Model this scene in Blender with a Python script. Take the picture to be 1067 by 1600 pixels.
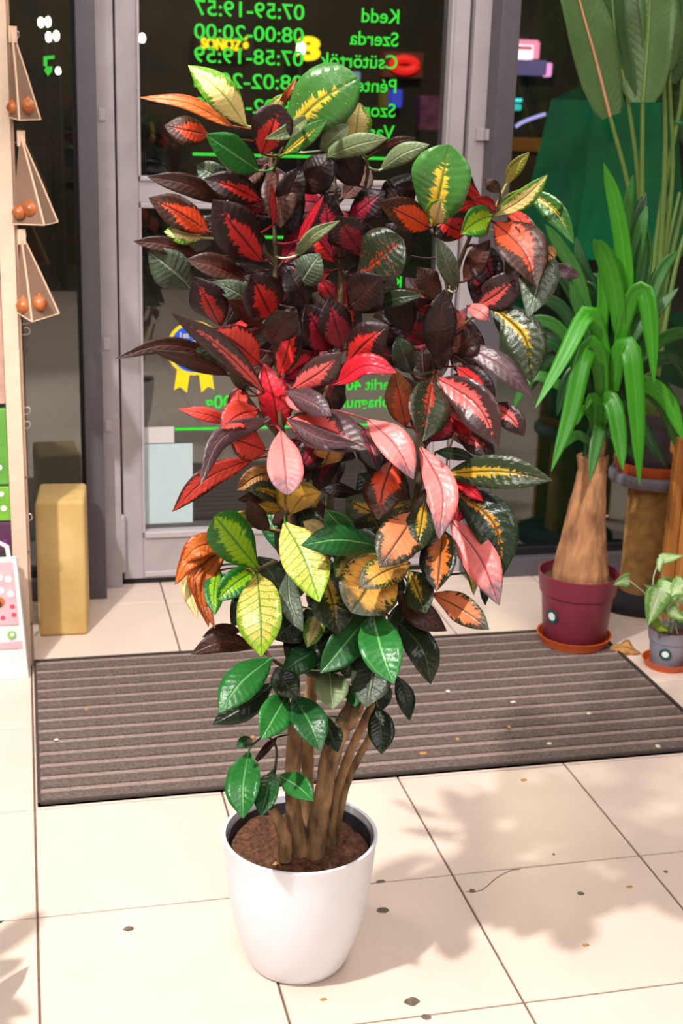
import bpy, bmesh, math, random
from mathutils import Vector, Matrix, noise
random.seed(7)
S = bpy.context.scene
COL = S.collection
for o in list(bpy.data.objects): bpy.data.objects.remove(o)

# ------------------------------------------------------------------ camera
FPX = 2080.28; PITCH, ROLL, YAW = .2925, .0319, .2373
CAM = Vector((.0206, -2.1923, 1.4373))
_f0 = Vector((math.sin(YAW), math.cos(YAW), 0)); _r0 = Vector((math.cos(YAW), -math.sin(YAW), 0)); _u0 = Vector((0, 0, 1))
FWD = math.cos(PITCH)*_f0 - math.sin(PITCH)*_u0
_u1 = math.sin(PITCH)*_f0 + math.cos(PITCH)*_u0
RGT = math.cos(ROLL)*_r0 + math.sin(ROLL)*_u1
UPV = -math.sin(ROLL)*_r0 + math.cos(ROLL)*_u1
cd = bpy.data.cameras.new('camera'); co = bpy.data.objects.new('camera', cd); COL.objects.link(co)
cd.sensor_fit = 'VERTICAL'; cd.sensor_height = 36; cd.sensor_width = 24
cd.lens = FPX*36/1600; cd.clip_start = .05; cd.clip_end = 200
co.matrix_world = Matrix((( RGT.x, UPV.x, -FWD.x, CAM.x), (RGT.y, UPV.y, -FWD.y, CAM.y), (RGT.z, UPV.z, -FWD.z, CAM.z), (0, 0, 0, 1)))
S.camera = co
cd.dof.use_dof = True; cd.dof.focus_distance = 2.08; cd.dof.aperture_fstop = 8

# ------------------------------------------------------------------ world, lamps, exposure
w = bpy.data.worlds.new('night'); S.world = w; w.use_nodes = True
w.node_tree.nodes['Background'].inputs[0].default_value = (.02, .022, .03, 1)
w.node_tree.nodes['Background'].inputs[1].default_value = .35
S.view_settings.view_transform = 'Standard'; S.view_settings.look = 'None'
S.view_settings.exposure = 0.17; S.view_settings.gamma = 1
S.view_settings.use_curve_mapping = False

def lamp(name, typ, loc, target, energy, color, size, **k):
    l = bpy.data.lights.new(name, typ); o = bpy.data.objects.new(name, l); COL.objects.link(o)
    o.location = loc; l.energy = energy; l.color = color
    d = Vector(target) - Vector(loc); o.rotation_euler = d.to_track_quat('-Z', 'Y').to_euler()
    if typ == 'AREA': l.shape = 'RECTANGLE'; l.size, l.size_y = size
    else: l.shadow_soft_size = size
    for a, v in k.items(): setattr(l, a, v)
    return o
WARM = (1.0, .955, .92)
lamp('key_spot', 'SPOT', (-.85, -1.0, 2.75), (.35, -.1, .3), 410, (1, .965, .93), .05, spot_size=math.radians(75), spot_blend=.5)
lamp('track_spot', 'SPOT', (-.5, -.2, 2.75), (.9, 1.5, .4), 60, (1, .96, .92), .16, spot_size=math.radians(80), spot_blend=.6)
lamp('ceiling_fill', 'AREA', (.1, -2.7, 2.7), (.45, -.2, .5), 34, WARM, (1.8, .6))  # fill added behind the camera to brighten the pot's front
lamp('ceiling_fill', 'AREA', (.6, -.6, 2.9), (.6, -.6, 0), 24, WARM, (2.2, .4))
lamp('ceiling_fill', 'AREA', (1.5, .7, 2.9), (1.5, .7, 0), 26, WARM, (2.0, .4))
lamp('ceiling_fill', 'AREA', (.4, -4.0, 2.9), (.4, -4.4, 0), 70, WARM, (3.0, .4))  # fill added at the back so the wall and floor mirror brighter in the glass
lamp('street_fill', 'POINT', (3.5, 8, 4.5), (0, 0, 0), 600, (1, .8, .5), .2)  # added light without a fixture, lifts the dark facade across the street
lamp('street_fill', 'POINT', (-.5, 6.5, 4.5), (0, 0, 0), 160, (.8, .85, 1), .2)  # added light without a fixture, dimly brightens the pavement outside

# ------------------------------------------------------------------ helpers
def px_ray(x, y): return FWD + RGT*((x-533.5)/FPX) + UPV*((800-y)/FPX)
def at_y(x, y, Y):
    d = px_ray(x, y); return CAM + d*((Y-CAM.y)/d.y)
def at_z(x, y, Z=0.):
    d = px_ray(x, y); return CAM + d*((Z-CAM.z)/d.z)
def at_depth(x, y, D):                 # D measured horizontally along the viewing direction
    d = px_ray(x, y); return CAM + d*(D/d.dot(_f0))
def hexc(h, a=1):
    h = h.lstrip('#'); c = [int(h[i:i+2], 16)/255 for i in (0, 2, 4)]
    return tuple((v/12.92 if v <= .04045 else ((v+.055)/1.055)**2.4) for v in c) + (a,)
def link(n, parent=None):
    COL.objects.link(n)
    if parent: n.parent = parent
    return n
def tag(o, label=None, cat=None, group=None, kind=None):
    if label: o['label'] = label
    if cat: o['category'] = cat
    if group: o['group'] = group
    if kind: o['kind'] = kind
    return o
def empty(name, loc, label=None, cat=None, group=None, kind=None):
    o = bpy.data.objects.new(name, None); COL.objects.link(o); o.location = loc; o.empty_display_size = .05
    return tag(o, label, cat, group, kind)
def mesh_obj(name, verts, faces, m, parent=None, smooth=False, uvs=None):
    me = bpy.data.meshes.new(name)
    off = parent_origin(parent)
    me.from_pydata([tuple(Vector(v)-off) for v in verts], [], faces); me.update()
    if m: me.materials.append(m)
    if uvs:
        l = me.uv_layers.new(name='UVMap')
        for lp in me.loops: l.data[lp.index].uv = uvs[lp.vertex_index]
    if smooth:
        for p in me.polygons: p.use_smooth = True
    o = bpy.data.objects.new(name, me); return link(o, parent)
def parent_origin(p):
    v = Vector((0, 0, 0))
    while p: v += Vector(p.location); p = p.parent
    return v
class MB:
    def __init__(s): s.v = []; s.f = []
    def box(s, a, b):
        n = len(s.v); (x0, y0, z0), (x1, y1, z1) = a, b
        s.v += [(x0,y0,z0),(x1,y0,z0),(x1,y1,z0),(x0,y1,z0),(x0,y0,z1),(x1,y0,z1),(x1,y1,z1),(x0,y1,z1)]
        s.f += [tuple(n+i for i in q) for q in ((0,3,2,1),(4,5,6,7),(0,1,5,4),(1,2,6,5),(2,3,7,6),(3,0,4,7))]
        return s
    def tube(s, pts, rad, n=8, cap=True):
        pts = [Vector(p) for p in pts]; base = len(s.v); k = len(pts)
        if not hasattr(rad, '__len__'): rad = [rad]*k
        for i, p in enumerate(pts):
            t = (pts[min(i+1, k-1)]-pts[max(i-1, 0)])
            t = t.normalized() if t.length > 1e-9 else Vector((0,0,1))
            a = t.cross(Vector((.3, 1, .1))); a.normalize(); b = t.cross(a)
            for j in range(n):
                an = 2*math.pi*j/n; s.v.append(tuple(p + (a*math.cos(an)+b*math.sin(an))*rad[i]))
        for i in range(k-1):
            for j in range(n):
                q = base+i*n; s.f.append((q+j, q+(j+1)%n, q+n+(j+1)%n, q+n+j))
        if cap:
            s.f.append(tuple(base+j for j in range(n))[::-1]); s.f.append(tuple(base+(k-1)*n+j for j in range(n)))
        return s
    def rough_tube(s, pts, rad, n=16, m=60, amp=.08, fu=3., fv=30., seed=0.):
        P = [Vector(p) for p in pts]; k = len(P)-1; base = len(s.v); Q = []
        for i in range(m+1):
            t = i/m*k; j = min(int(t), k-1); Q.append((P[j].lerp(P[j+1], t-j), rad[j]+(rad[j+1]-rad[j])*(t-j)))
        for i, (p, r) in enumerate(Q):
            t = (Q[min(i+1, m)][0]-Q[max(i-1, 0)][0]).normalized(); a = t.cross(Vector((.3, 1, .1))).normalized(); b = t.cross(a)
            for j in range(n):
                an = 2*math.pi*j/n; ca, sa_ = math.cos(an), math.sin(an)
                d = noise.noise(Vector((ca*fu+seed, sa_*fu, p.z*fv))) + .6*noise.noise(Vector((ca*fu*2.7, sa_*fu*2.7+seed, p.z*fv*2.3)))
                s.v.append(tuple(p+(a*ca+b*sa_)*r*(1+amp*d)))
        for i in range(m):
            for j in range(n): q = base+i*n; s.f.append((q+j, q+(j+1) % n, q+n+(j+1) % n, q+n+j))
        s.f.append(tuple(base+j for j in range(n))[::-1]); s.f.append(tuple(base+m*n+j for j in range(n)))
        return s
    def lathe(s, c, prof, n=48, closed=True):
        base = len(s.v); cx, cy, cz = c
        for r, z in prof:
            for j in range(n):
                a = 2*math.pi*j/n; s.v.append((cx+r*math.cos(a), cy+r*math.sin(a), cz+z))
        for i in range(len(prof)-1):
            for j in range(n):
                q = base+i*n; s.f.append((q+j, q+(j+1)%n, q+n+(j+1)%n, q+n+j))
        if closed:
            s.f.append(tuple(base+j for j in range(n))[::-1]); s.f.append(tuple(base+(len(prof)-1)*n+j for j in range(n)))
        return s
    def poly(s, pts, thick, nrm):           # a flat polygon with thickness
        n = len(s.v); k = len(pts); t = Vector(nrm)*thick
        s.v += [tuple(Vector(p)) for p in pts] + [tuple(Vector(p)+t) for p in pts]
        s.f += [tuple(range(n, n+k)), tuple(range(n+2*k-1, n+k-1, -1))]
        for i in range(k): s.f.append((n+i, n+(i+1) % k, n+k+(i+1) % k, n+k+i))
        return s
    def build(s, name, m, parent=None, smooth=False, bevel=0, seg=2):
        o = mesh_obj(name, s.v, s.f, m, parent, False)
        bm = bmesh.new(); bm.from_mesh(o.data); bmesh.ops.recalc_face_normals(bm, faces=bm.faces)
        if bevel:
            bmesh.ops.bevel(bm, geom=[e for e in bm.edges], offset=bevel, segments=seg, affect='EDGES', profile=.5, clamp_overlap=True)
        if smooth:
            for f in bm.faces: f.smooth = True
            for e in bm.edges:
                if len(e.link_faces) == 2 and e.calc_face_angle(0) > .7: e.smooth = False
        bm.to_mesh(o.data); bm.free(); return o

def nm(name):
    m = bpy.data.materials.new(name); m.use_nodes = True; nt = m.node_tree
    return m, nt, nt.nodes['Principled BSDF']
def N(nt, t, **k):
    n = nt.nodes.new(t)
    for a, v in k.items():
        if isinstance(a, str) and a.startswith('i_'): n.inputs[a[2:].replace('_', ' ')].default_value = v
        else: setattr(n, a, v)
    return n
def math_n(nt, op, a, b=None, c=None, clamp=False):
    n = nt.nodes.new('ShaderNodeMath'); n.operation = op; n.use_clamp = clamp
    for i, v in enumerate((a, b, c)):
        if v is None: continue
        if isinstance(v, (int, float)): n.inputs[i].default_value = v
        else: nt.links.new(v, n.inputs[i])
    return n.outputs[0]
def mixc(nt, fac, a, b):
    n = nt.nodes.new('ShaderNodeMix'); n.data_type = 'RGBA'
    for s, v in ((n.inputs['Factor'], fac), (n.inputs[6], a), (n.inputs[7], b)):
        if hasattr(v, 'is_linked') or hasattr(v, 'links'): nt.links.new(v, s)
        else: s.default_value = v
    return n.outputs[2]
def plain(name, h, rough=.5, metal=0, var=.12, scale=30, bump=0, bscale=200, spec=.5, h2=None, stretch=None, det=4):
    m, nt, b = nm(name); tc = N(nt, 'ShaderNodeTexCoord'); mp = N(nt, 'ShaderNodeMapping'); nt.links.new(tc.outputs['Object'], mp.inputs[0])
    if stretch: mp.inputs['Scale'].default_value = stretch
    no = N(nt, 'ShaderNodeTexNoise', i_Scale=scale, i_Detail=det); nt.links.new(mp.outputs[0], no.inputs[0])
    c = Vector(hexc(h)[:3])
    a = hexc(h2) if h2 else tuple(c*(1-var)) + (1,); d = hexc(h) if h2 else tuple(min(1, v) for v in c*(1+var)) + (1,)
    r = N(nt, 'ShaderNodeMapRange'); r.inputs[1].default_value = .3; r.inputs[2].default_value = .7; nt.links.new(no.outputs[0], r.inputs[0])
    nt.links.new(mixc(nt, r.outputs[0], a, d), b.inputs['Base Color'])
    b.inputs['Roughness'].default_value = rough; b.inputs['Metallic'].default_value = metal; b.inputs['Specular IOR Level'].default_value = spec
    if bump:
        n2 = N(nt, 'ShaderNodeTexNoise', i_Scale=bscale, i_Detail=5); nt.links.new(mp.outputs[0], n2.inputs[0])
        bp = N(nt, 'ShaderNodeBump', i_Strength=bump, i_Distance=.002); nt.links.new(n2.outputs[0], bp.inputs['Height']); nt.links.new(bp.outputs[0], b.inputs['Normal'])
    return m
def emit(name, h, strength):
    m, nt, b = nm(name); b.inputs['Base Color'].default_value = (.02, .02, .02, 1)
    b.inputs['Emission Color'].default_value = hexc(h); b.inputs['Emission Strength'].default_value = strength; return m
def glass_mat(name, tint=(.93, .96, .95, 1), refl=1.9):
    m, nt, b = nm(name); nt.nodes.remove(b); out = nt.nodes['Material Output']
    tr = N(nt, 'ShaderNodeBsdfTransparent'); tr.inputs[0].default_value = tint
    gl = N(nt, 'ShaderNodeBsdfGlossy'); gl.inputs['Roughness'].default_value = .0; gl.inputs[0].default_value = (1, 1, 1, 1)
    fr = N(nt, 'ShaderNodeFresnel', i_IOR=1.52); mx = N(nt, 'ShaderNodeMixShader')
    nt.links.new(math_n(nt, 'MULTIPLY', fr.outputs[0], refl), mx.inputs[0]); nt.links.new(tr.outputs[0], mx.inputs[1]); nt.links.new(gl.outputs[0], mx.inputs[2])
    nt.links.new(mx.outputs[0], out.inputs[0]); return m

# ------------------------------------------------------------------ materials of the setting
def tile_mat():
    m, nt, b = nm('beige_tile'); tc = N(nt, 'ShaderNodeTexCoord'); ge = N(nt, 'ShaderNodeNewGeometry'); oi = N(nt, 'ShaderNodeObjectInfo')
    n1 = N(nt, 'ShaderNodeTexNoise', i_Scale=9, i_Detail=6); nt.links.new(ge.outputs['Position'], n1.inputs[0])
    n2 = N(nt, 'ShaderNodeTexNoise', i_Scale=160, i_Detail=2); nt.links.new(ge.outputs['Position'], n2.inputs[0])
    c = mixc(nt, n1.outputs[0], hexc('#d3bfb1'), hexc('#decbbe'))
    sp = N(nt, 'ShaderNodeMapRange'); sp.inputs[1].default_value = .70; sp.inputs[2].default_value = .80; nt.links.new(n2.outputs[0], sp.inputs[0])
    c = mixc(nt, math_n(nt, 'MULTIPLY', sp.outputs[0], .45), c, hexc('#8c7058'))
    c = mixc(nt, math_n(nt, 'MULTIPLY', oi.outputs['Random'], .25), c, hexc('#d0bbac'))
    nt.links.new(c, b.inputs['Base Color']); b.inputs['Roughness'].default_value = .42; b.inputs['Specular IOR Level'].default_value = .35
    return m
M = {}
M['tile'] = tile_mat()
M['grout'] = plain('grout', '#6e5645', .9, scale=40, var=.2)
M['silver'] = plain('silver_aluminium', '#b9b0b4', .45, .15, .05, 12, .05, 300)
M['silver_dirty'] = plain('scuffed_aluminium', '#b3a9ad', .5, .1, h2='#a39a9d', scale=10, bump=.05)
M['charcoal'] = plain('charcoal_frame', '#5b565c', .5, .1, .06, 20, .05, 400)
M['black'] = plain('black_rubber', '#0d0c0c', .7)
M['glass'] = glass_mat('window_glass')
M['wall'] = plain('dark_shop_wall', '#5e4c38', .8, h2='#22281a', scale=2.6, det=8)
M['ceil'] = plain('ceiling_white', '#d8d2c8', .9, var=.03)
M['asphalt'] = plain('asphalt', '#33302f', .85, scale=60, bump=.3)
M['matbase'] = plain('mat_groove', '#927d76', .95, scale=120, var=.2)
M['rib'] = plain('mat_rib_carpet', '#7a6962', 1.0, scale=160, var=.4, bump=1, bscale=700, h2='#524540')

# ------------------------------------------------------------------ floor with tiles
T = .4
fl = tag(MB().box((-2.8, -5.2, -.06), (3.6, 1.86, -.004)).build('floor', M['grout']), kind='structure')
tile_me = None
def add_tile(x0, y0, x1, y1):
    g = .0021; b = .0015
    vs = [(x0+g, y0+g, -.02), (x1-g, y0+g, -.02), (x1-g, y1-g, -.02), (x0+g, y1-g, -.02),
          (x0+g, y0+g, -b), (x1-g, y0+g, -b), (x1-g, y1-g, -b), (x0+g, y1-g, -b),
          (x0+g+b, y0+g+b, 0), (x1-g-b, y0+g+b, 0), (x1-g-b, y1-g-b, 0), (x0+g+b, y1-g-b, 0)]
    fs = [(8, 9, 10, 11)] + [(i, (i+1) % 4, 4+(i+1) % 4, 4+i) for i in range(4)] + [(4+i, 4+(i+1) % 4, 8+(i+1) % 4, 8+i) for i in range(4)]
    return vs, fs
full = None
for i in range(-7, 9):
    for j in range(-13, 5):
        x0, y0 = i*T, j*T
        if j < 4:
            if full is None:
                v, f = add_tile(0, 0, T, T); full = mesh_obj('tile', v, f, M['tile'], fl); full.location = (x0, y0, 0); continue
            o = full.copy(); COL.objects.link(o); o.parent = fl; o.location = (x0, y0, 0)
        else:
            v, f = add_tile(x0, y0, x0+T, 1.86); mesh_obj('tile', v, f, M['tile'], fl)

# ------------------------------------------------------------------ room shell
tag(MB().box((-2.9, -5.3, 0), (-2.8, 1.9, 3)).build('wall_left', M['wall']), kind='structure')
tag(MB().box((3.6, -5.3, 0), (3.7, 1.9, 3)).build('wall_right', M['wall']), kind='structure')
tag(MB().box((-2.9, -5.3, 0), (3.7, -5.2, 3)).build('wall_back', M['wall']), kind='structure')
tag(MB().box((-2.9, -5.3, 3), (3.7, 1.95, 3.1)).build('ceiling', M['ceil']), kind='structure')
tag(MB().box((-2.9, 1.65, 2.35), (3.7, 1.9, 3)).build('wall_front', M['charcoal']), kind='structure')

# ------------------------------------------------------------------ shop front: columns, windows, door
tag(MB().box((.176, 1.65, 0), (.228, 1.80, 2.4)).build('trim_1', M['charcoal'], bevel=.002), kind='structure')
tag(MB().box((1.375, 1.65, 0), (1.432, 1.80, 2.4)).build('trim_2', M['charcoal'], bevel=.002), kind='structure')
def window(name, x0, x1):
    w_ = empty(name, (x0, 1.72, 0), kind='structure')
    MB().box((x0, 1.66, 0), (x1, 1.76, .062)).build('window_sill', M['charcoal'], w_, bevel=.003)
    MB().box((x0, 1.695, .062), (x1, 1.745, .085)).build('window_frame', M['black'], w_)
    MB().box((x0, 1.695, 2.3), (x1, 1.745, 2.4)).build('window_frame', M['charcoal'], w_)
    MB().box((x0, 1.717, .07), (x1, 1.723, 2.32)).build('pane', M['glass'], w_)
    return w_
window('window_1', -2.8, .176); window('window_2', 1.432, 3.6)
MB().box((.166, 1.70, .06), (.1765, 1.74, 2.35)).build('window_frame', M['black'], bpy.data.objects['window_1'])
DX0, DX1 = .288, 1.319
d1 = empty('door_1', (DX0, 1.78, 0), kind='structure')
MB().box((.228, 1.74, 0), (.2815, 1.80, 2.35)).build('jamb', M['silver_dirty'], d1, bevel=.002)
MB().box((1.326, 1.74, 0), (1.376, 1.80, 2.35)).build('jamb', M['silver'], d1, bevel=.002)
MB().box((.2815, 1.785, 0), (DX0+.004, 1.80, 2.35)).box((DX1-.004, 1.785, 0), (1.326, 1.80, 2.35)).box((.2815, 1.772, 0), (1.326, 1.80, .016)).build('rubber_seal', M['black'], d1)
MB().box((DX0, 1.765, .018), (.349, 1.815, 2.33)).build('stile', M['silver_dirty'], d1, bevel=.003)
MB().box((1.266, 1.765, .018), (DX1, 1.815, 2.33)).build('stile', M['silver'], d1, bevel=.003)
MB().box((.349, 1.765, .018), (1.266, 1.815, .15)).build('bottom_rail', M['silver_dirty'], d1, bevel=.002)
MB().box((.352, 1.757, .15), (1.263, 1.80, .172)).build('glazing_bead', M['silver'], d1, bevel=.004)
MB().box((.352, 1.759, .024), (1.263, 1.767, .042)).build('kick_strip', M['silver'], d1, bevel=.003)
MB().box((.349, 1.765, 1.167), (1.266, 1.815, 1.227)).build('middle_rail', M['silver'], d1, bevel=.002)
MB().box((.352, 1.757, 1.152), (1.263, 1.80, 1.167)).build('glazing_bead', M['silver'], d1, bevel=.003)
MB().box((.352, 1.757, 1.227), (1.263, 1.80, 1.24)).build('glazing_bead', M['silver'], d1, bevel=.003)
MB().box((.347, 1.757, 1.24), (.355, 1.80, 2.3)).build('glazing_bead', M['silver'], d1, bevel=.002)
MB().box((1.26, 1.757, 1.24), (1.268, 1.80, 2.3)).build('glazing_bead', M['silver'], d1, bevel=.002)
MB().box((.347, 1.757, .17), (.355, 1.80, 1.152)).build('glazing_bead', M['silver'], d1, bevel=.002)
MB().box((1.26, 1.757, .17), (1.268, 1.80, 1.152)).build('glazing_bead', M['silver'], d1, bevel=.002)
MB().box((.349, 1.765, 2.25), (1.266, 1.815, 2.33)).build('top_rail', M['silver'], d1, bevel=.002)
MB().box((.35, 1.797, .165), (1.265, 1.803, 1.16)).build('pane', M['glass'], d1)
MB().box((.35, 1.797, 1.235), (1.265, 1.803, 2.26)).build('pane', M['glass'], d1)
MB().lathe((.284, 1.752, .045), [(.002, 0), (.011, .004), (.011, .175), (.008, .185), (.002, .19)], 14).build('hinge', M['silver_dirty'], d1, True)
for z in (1.39, .745, .5): MB().box((.238, 1.736, z), (.256, 1.742, z+.034)).build('hinge_plate', M['silver'], d1, bevel=.001)
MB().box((1.345, 1.728, 1.365), (1.372, 1.742, 1.40)).box((1.366, 1.70, 1.366), (1.376, 1.742, 1.399)).build('latch_plate', M['silver'], d1, bevel=.001)

# ------------------------------------------------------------------ outside: pavement, road, far shops
tag(MB().box((-9, 1.86, -.16), (14, 5.2, -.10)).build('pavement', M['asphalt']), kind='structure')
tag(MB().box((-9, 5.2, -.3), (14, 16, -.22)).build('road', plain('road', '#1d1b1b', .8, scale=50)), kind='structure')
M['far'] = plain('far_facade', '#241d16', .9, h2='#12130c', scale=1.1)
far = empty('street_building', (3, 13, -.2), 'dark building front across the night street behind the glass door', 'building')
MB().box((-9, 12.6, -.22), (14, 13.4, 7)).build('wall', M['far'], far)
for k in range(-6, 11, 2): MB().box((k+.3, 12.5995, .1), (k+1.5, 12.61, 1.15)).build('window', plain('dark_shop_window', '#0b0c0f', .2), far)
def far_pt(x, y, Y=12.4): return at_y(x, y, Y)
def sign_box(name, x0, y0, x1, y1, mt, label, cat, Y=12.4, depth=.2, group=None):
    a, b = at_y(x0, y1, Y), at_y(x1, y0, Y)
    o = MB().box((a.x, Y, a.z), (b.x, Y+depth, b.z)).build(name, mt, bevel=.02); tag(o, label, cat, group); return o
def globe(x, y, rpx, label, strength=14, Y=11.5, h='#fff1d8', group='street lamps in the dark beyond the door'):
    p = at_y(x, y, Y); r = rpx*(p-CAM).dot(FWD)/FPX
    o = empty('street_lamp', (p.x, p.y, -.22), label, 'street lamp', group)
    prof = [(.004, -1.2*r)] + [(r*.8*math.sin(a), -1.2*r*math.cos(a)) for a in [math.pi*k/8 for k in range(1, 8)]] + [(.004, 1.2*r)]
    MB().lathe((p.x, p.y, p.z), prof, 16).build('globe', emit('lamp_glow', h, strength), o, True)
    MB().tube([(p.x, p.y, -.22), (p.x, p.y, p.z-r)], .03, 6).build('pole', M['black'], o)
globe(222, 60, 6, 'street lamp globe alone in the upper door pane beside the silver stile')
globe(470, 76, 8, 'street lamp globe glaring beside the yellow round sign')
def twin(pts, label, Y=11.5):
    q = [at_y(x, y, Y) for x, y in pts]; r = 6*(q[0]-CAM).dot(FWD)/FPX; mx_ = (q[0].x+q[1].x)/2
    o = empty('twin_street_lamp', (mx_, Y, -.22), label, 'street lamp', 'street lamps in the dark beyond the door')
    prf = [(.004, -1.2*r)] + [(r*.7*math.sin(a), -1.2*r*math.cos(a)) for a in [math.pi*k/8 for k in range(1, 8)]] + [(.004, 1.2*r)]
    for p in q: MB().lathe(tuple(p), prf, 16).build('globe', emit('lamp_glow', '#fff6d8', 14), o, True)
    zb = q[0].z-1.3*r
    MB().tube([(mx_, Y, -.22), (mx_, Y, zb)], .02, 6).tube([(q[0].x, Y, zb), (q[1].x, Y, zb)], .012, 6).build('pole', M['black'], o)
twin(((64, 35), (75, 34)), 'twin street lamp with the higher pair of globes behind the left window')
twin(((76, 58), (88, 56)), 'twin street lamp with the lower pair of globes behind the left window', 11.0)
globe(91, 111, 4.5, 'small single lamp globe low behind the left window', Y=10.4)

# ---- lettering helper
def text_mesh(txt, bold=.0):
    c = bpy.data.curves.new('t', 'FONT'); c.body = txt; c.size = 1; c.offset = bold; c.resolution_u = 4
    o = bpy.data.objects.new('t', c); COL.objects.link(o)
    bpy.context.view_layer.update()
    me = bpy.data.meshes.new_from_object(o.evaluated_get(bpy.context.evaluated_depsgraph_get()))
    bpy.data.objects.remove(o); bpy.data.curves.remove(c); return me
def lettering(txt, name, m, parent, x_start, x_end, z0, cap, Y, mirror=True, slope=0, bold=.012, thick=.0006):
    """text on a plane of constant Y; starts at x_start, ends at x_end (None keeps the proportions)"""
    me = text_mesh(txt, bold)
    xs = [v.co.x for v in me.vertices]; x0, x1 = min(xs), max(xs)
    sy = cap/.69; sx = sy*(-1 if mirror else 1)
    if x_end is not None: sx = (x_end-x_start)/(x1-x0)
    vs = [(x_start+(v.co.x-x0)*sx, Y, z0+v.co.y*sy) for v in me.vertices]
    fs = [tuple(p.vertices) for p in me.polygons]; bpy.data.meshes.remove(me)
    n = len(vs); vs += [(x, y+thick, z) for x, y, z in vs]
    fs = fs + [tuple(i+n for i in f[::-1]) for f in fs]
    return mesh_obj(name, vs, fs, m, parent)
neon_y = emit('yellow_sign_glow', '#ffd800', 1.6)
a = at_y(314, 76, 12.4); b_ = at_y(391, 74, 12.4)
ys = empty('lit_lettering_sign', (a.x, 12.4, a.z-.05), 'yellow lit lettering on the far street front behind the opening hours', 'sign')
lettering('SONOZÓ', 'lettering', neon_y, ys, a.x, b_.x, a.z, .105, 12.38, False, bold=.035, thick=.04)
MB().box((a.x-.04, 12.43, a.z-.06), (b_.x+.04, 12.6, a.z+.18)).build('sign_board', M['black'], ys)
p = at_y(480, 92, 12.2)
y8 = empty('lit_round_sign', (p.x, 12.2, p.z-.02), 'round yellow lit sign shaped like a figure eight beyond the door', 'sign')
lettering('8', 'lettering', neon_y, y8, p.x-.12, p.x+.14, p.z, .21, 12.2, False, bold=.05, thick=.04)
MB().box((p.x-.02, 12.23, p.z), (p.x+.02, 12.6, p.z+.1)).build('bracket', M['black'], y8)
red = emit('red_sign_glow', '#ff1410', .9)
c_ = at_y(632, 101, 12.4)
rs = empty('red_neon_sign', (c_.x, 12.4, c_.z-.2), 'red oval neon sign behind the weekday lettering', 'sign')
MB().tube([(c_.x+.13*math.cos(t), 12.4, c_.z+.06*math.sin(t)) for t in [2*math.pi*k/24 for k in range(25)]], .045, 8, False).build('neon_tube', red, rs, True)
MB().box((c_.x-.22, 12.44, c_.z-.13), (c_.x+.22, 12.6, c_.z+.13)).build('sign_board', emit('dim_red_board', '#5a0806', .6), rs)
sign_box('shop_screen', 532, 112, 564, 128, emit('pale_blue_glow', '#8fb4d8', .5), 'small pale blue lit screen above the Péntek lettering', 'screen')
sign_box('shop_screen', 612, 140, 630, 168, emit('blue_glow', '#3a48e0', .6), 'small deep blue lit panel beside the Péntek lettering', 'screen')
sign_box('shop_screen', 598, 138, 609, 168, emit('amber_glow', '#7a6a20', .35), 'small dull amber lit panel behind the Péntek lettering', 'screen')
sign_box('flower_display', 655, 150, 690, 205, plain('magenta_flowers', '#7a3a72', .8, scale=8, h2='#3a2230'), 'dim magenta flower display seen outside by the door stile', 'display')
MB().box((at_y(657, 200, 12.4).x, 12.42, -.22), (at_y(688, 200, 12.4).x, 12.58, at_y(670, 205, 12.4).z)).build('stand', M['black'], bpy.data.objects['flower_display'])
k1 = sign_box('kiosk_sign', 796, 66, 837, 91, emit('white_pink_glow', '#ffe6f2', 1.6), 'bright white kiosk sign with a pink rim beyond the right window', 'sign')
a = at_y(796, 92, 12.38); b_ = at_y(839, 66, 12.38)
MB().box((a.x, 12.34, b_.z-.03), (b_.x, 12.4, b_.z+.02)).box((b_.x-.03, 12.34, a.z+.012), (b_.x+.02, 12.4, b_.z)).build('rim', emit('pink_glow', '#ff8fb0', 1.2), k1)
MB().box((a.x, 12.36, b_.z-.08), (b_.x-.06, 12.405, b_.z-.05)).build('stripe', emit('red_stripe', '#e02030', 1), k1)
k2 = sign_box('kiosk_canopy', 796, 94.5, 856, 116, emit('purple_glow', '#8f7ab8', .42), 'dim purple lit kiosk canopy under the white sign', 'canopy', depth=.198)
sign_box('canopy_end_lamp', 857, 98, 864, 120, emit('pink_lamp', '#ff9fe0', 1.2), 'small pink lamp at the end of the purple canopy', 'lamp')
sign_box('kiosk_screen', 796, 163, 816, 172, emit('cyan_glow', '#30c0b8', 1.1), 'cyan lit kiosk screen beyond the right window', 'screen')
for x in (801, 813):
    a, b_ = at_y(x-3, 159, 12.4), at_y(x+3, 154, 12.4); MB().box((a.x, 12.4, a.z), (b_.x, 12.55, b_.z)).build('indicator_light', emit('cyan_dot', '#40e0e0', 1.4), bpy.data.objects['kiosk_screen'])
lav = emit('lavender_glow', '#c0b8ff', 1.0)
pts = [at_y(806+46*t, 198-20*t**.7, 12.3) for t in [k/8 for k in range(9)]]
lt = MB().tube(pts, .018, 8).build('light_tube', lav, None, True); tag(lt, 'curved lavender light tube low beyond the right window', 'light tube')
for k in (1, 7): MB().tube([pts[k], Vector((pts[k].x, 12.6, pts[k].z))], .012, 6).build('bracket', M['black'], lt)
a, b_ = at_y(780, 236, 12.0), at_y(872, 217, 12.0)
ct = empty('street_counter', ((a.x+b_.x)/2, 12.1, -.22), 'dull amber counter front across the street beyond the right window', 'counter')
MB().box((a.x, 12.0, a.z), (b_.x, 12.3, b_.z)).build('counter_front', plain('amber_panel', '#8a5a10', .5), ct, bevel=.01)
MB().box((a.x, 12.05, -.22), (b_.x, 12.25, a.z)).build('plinth', plain('brown_plinth', '#2e2010', .7), ct)

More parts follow.
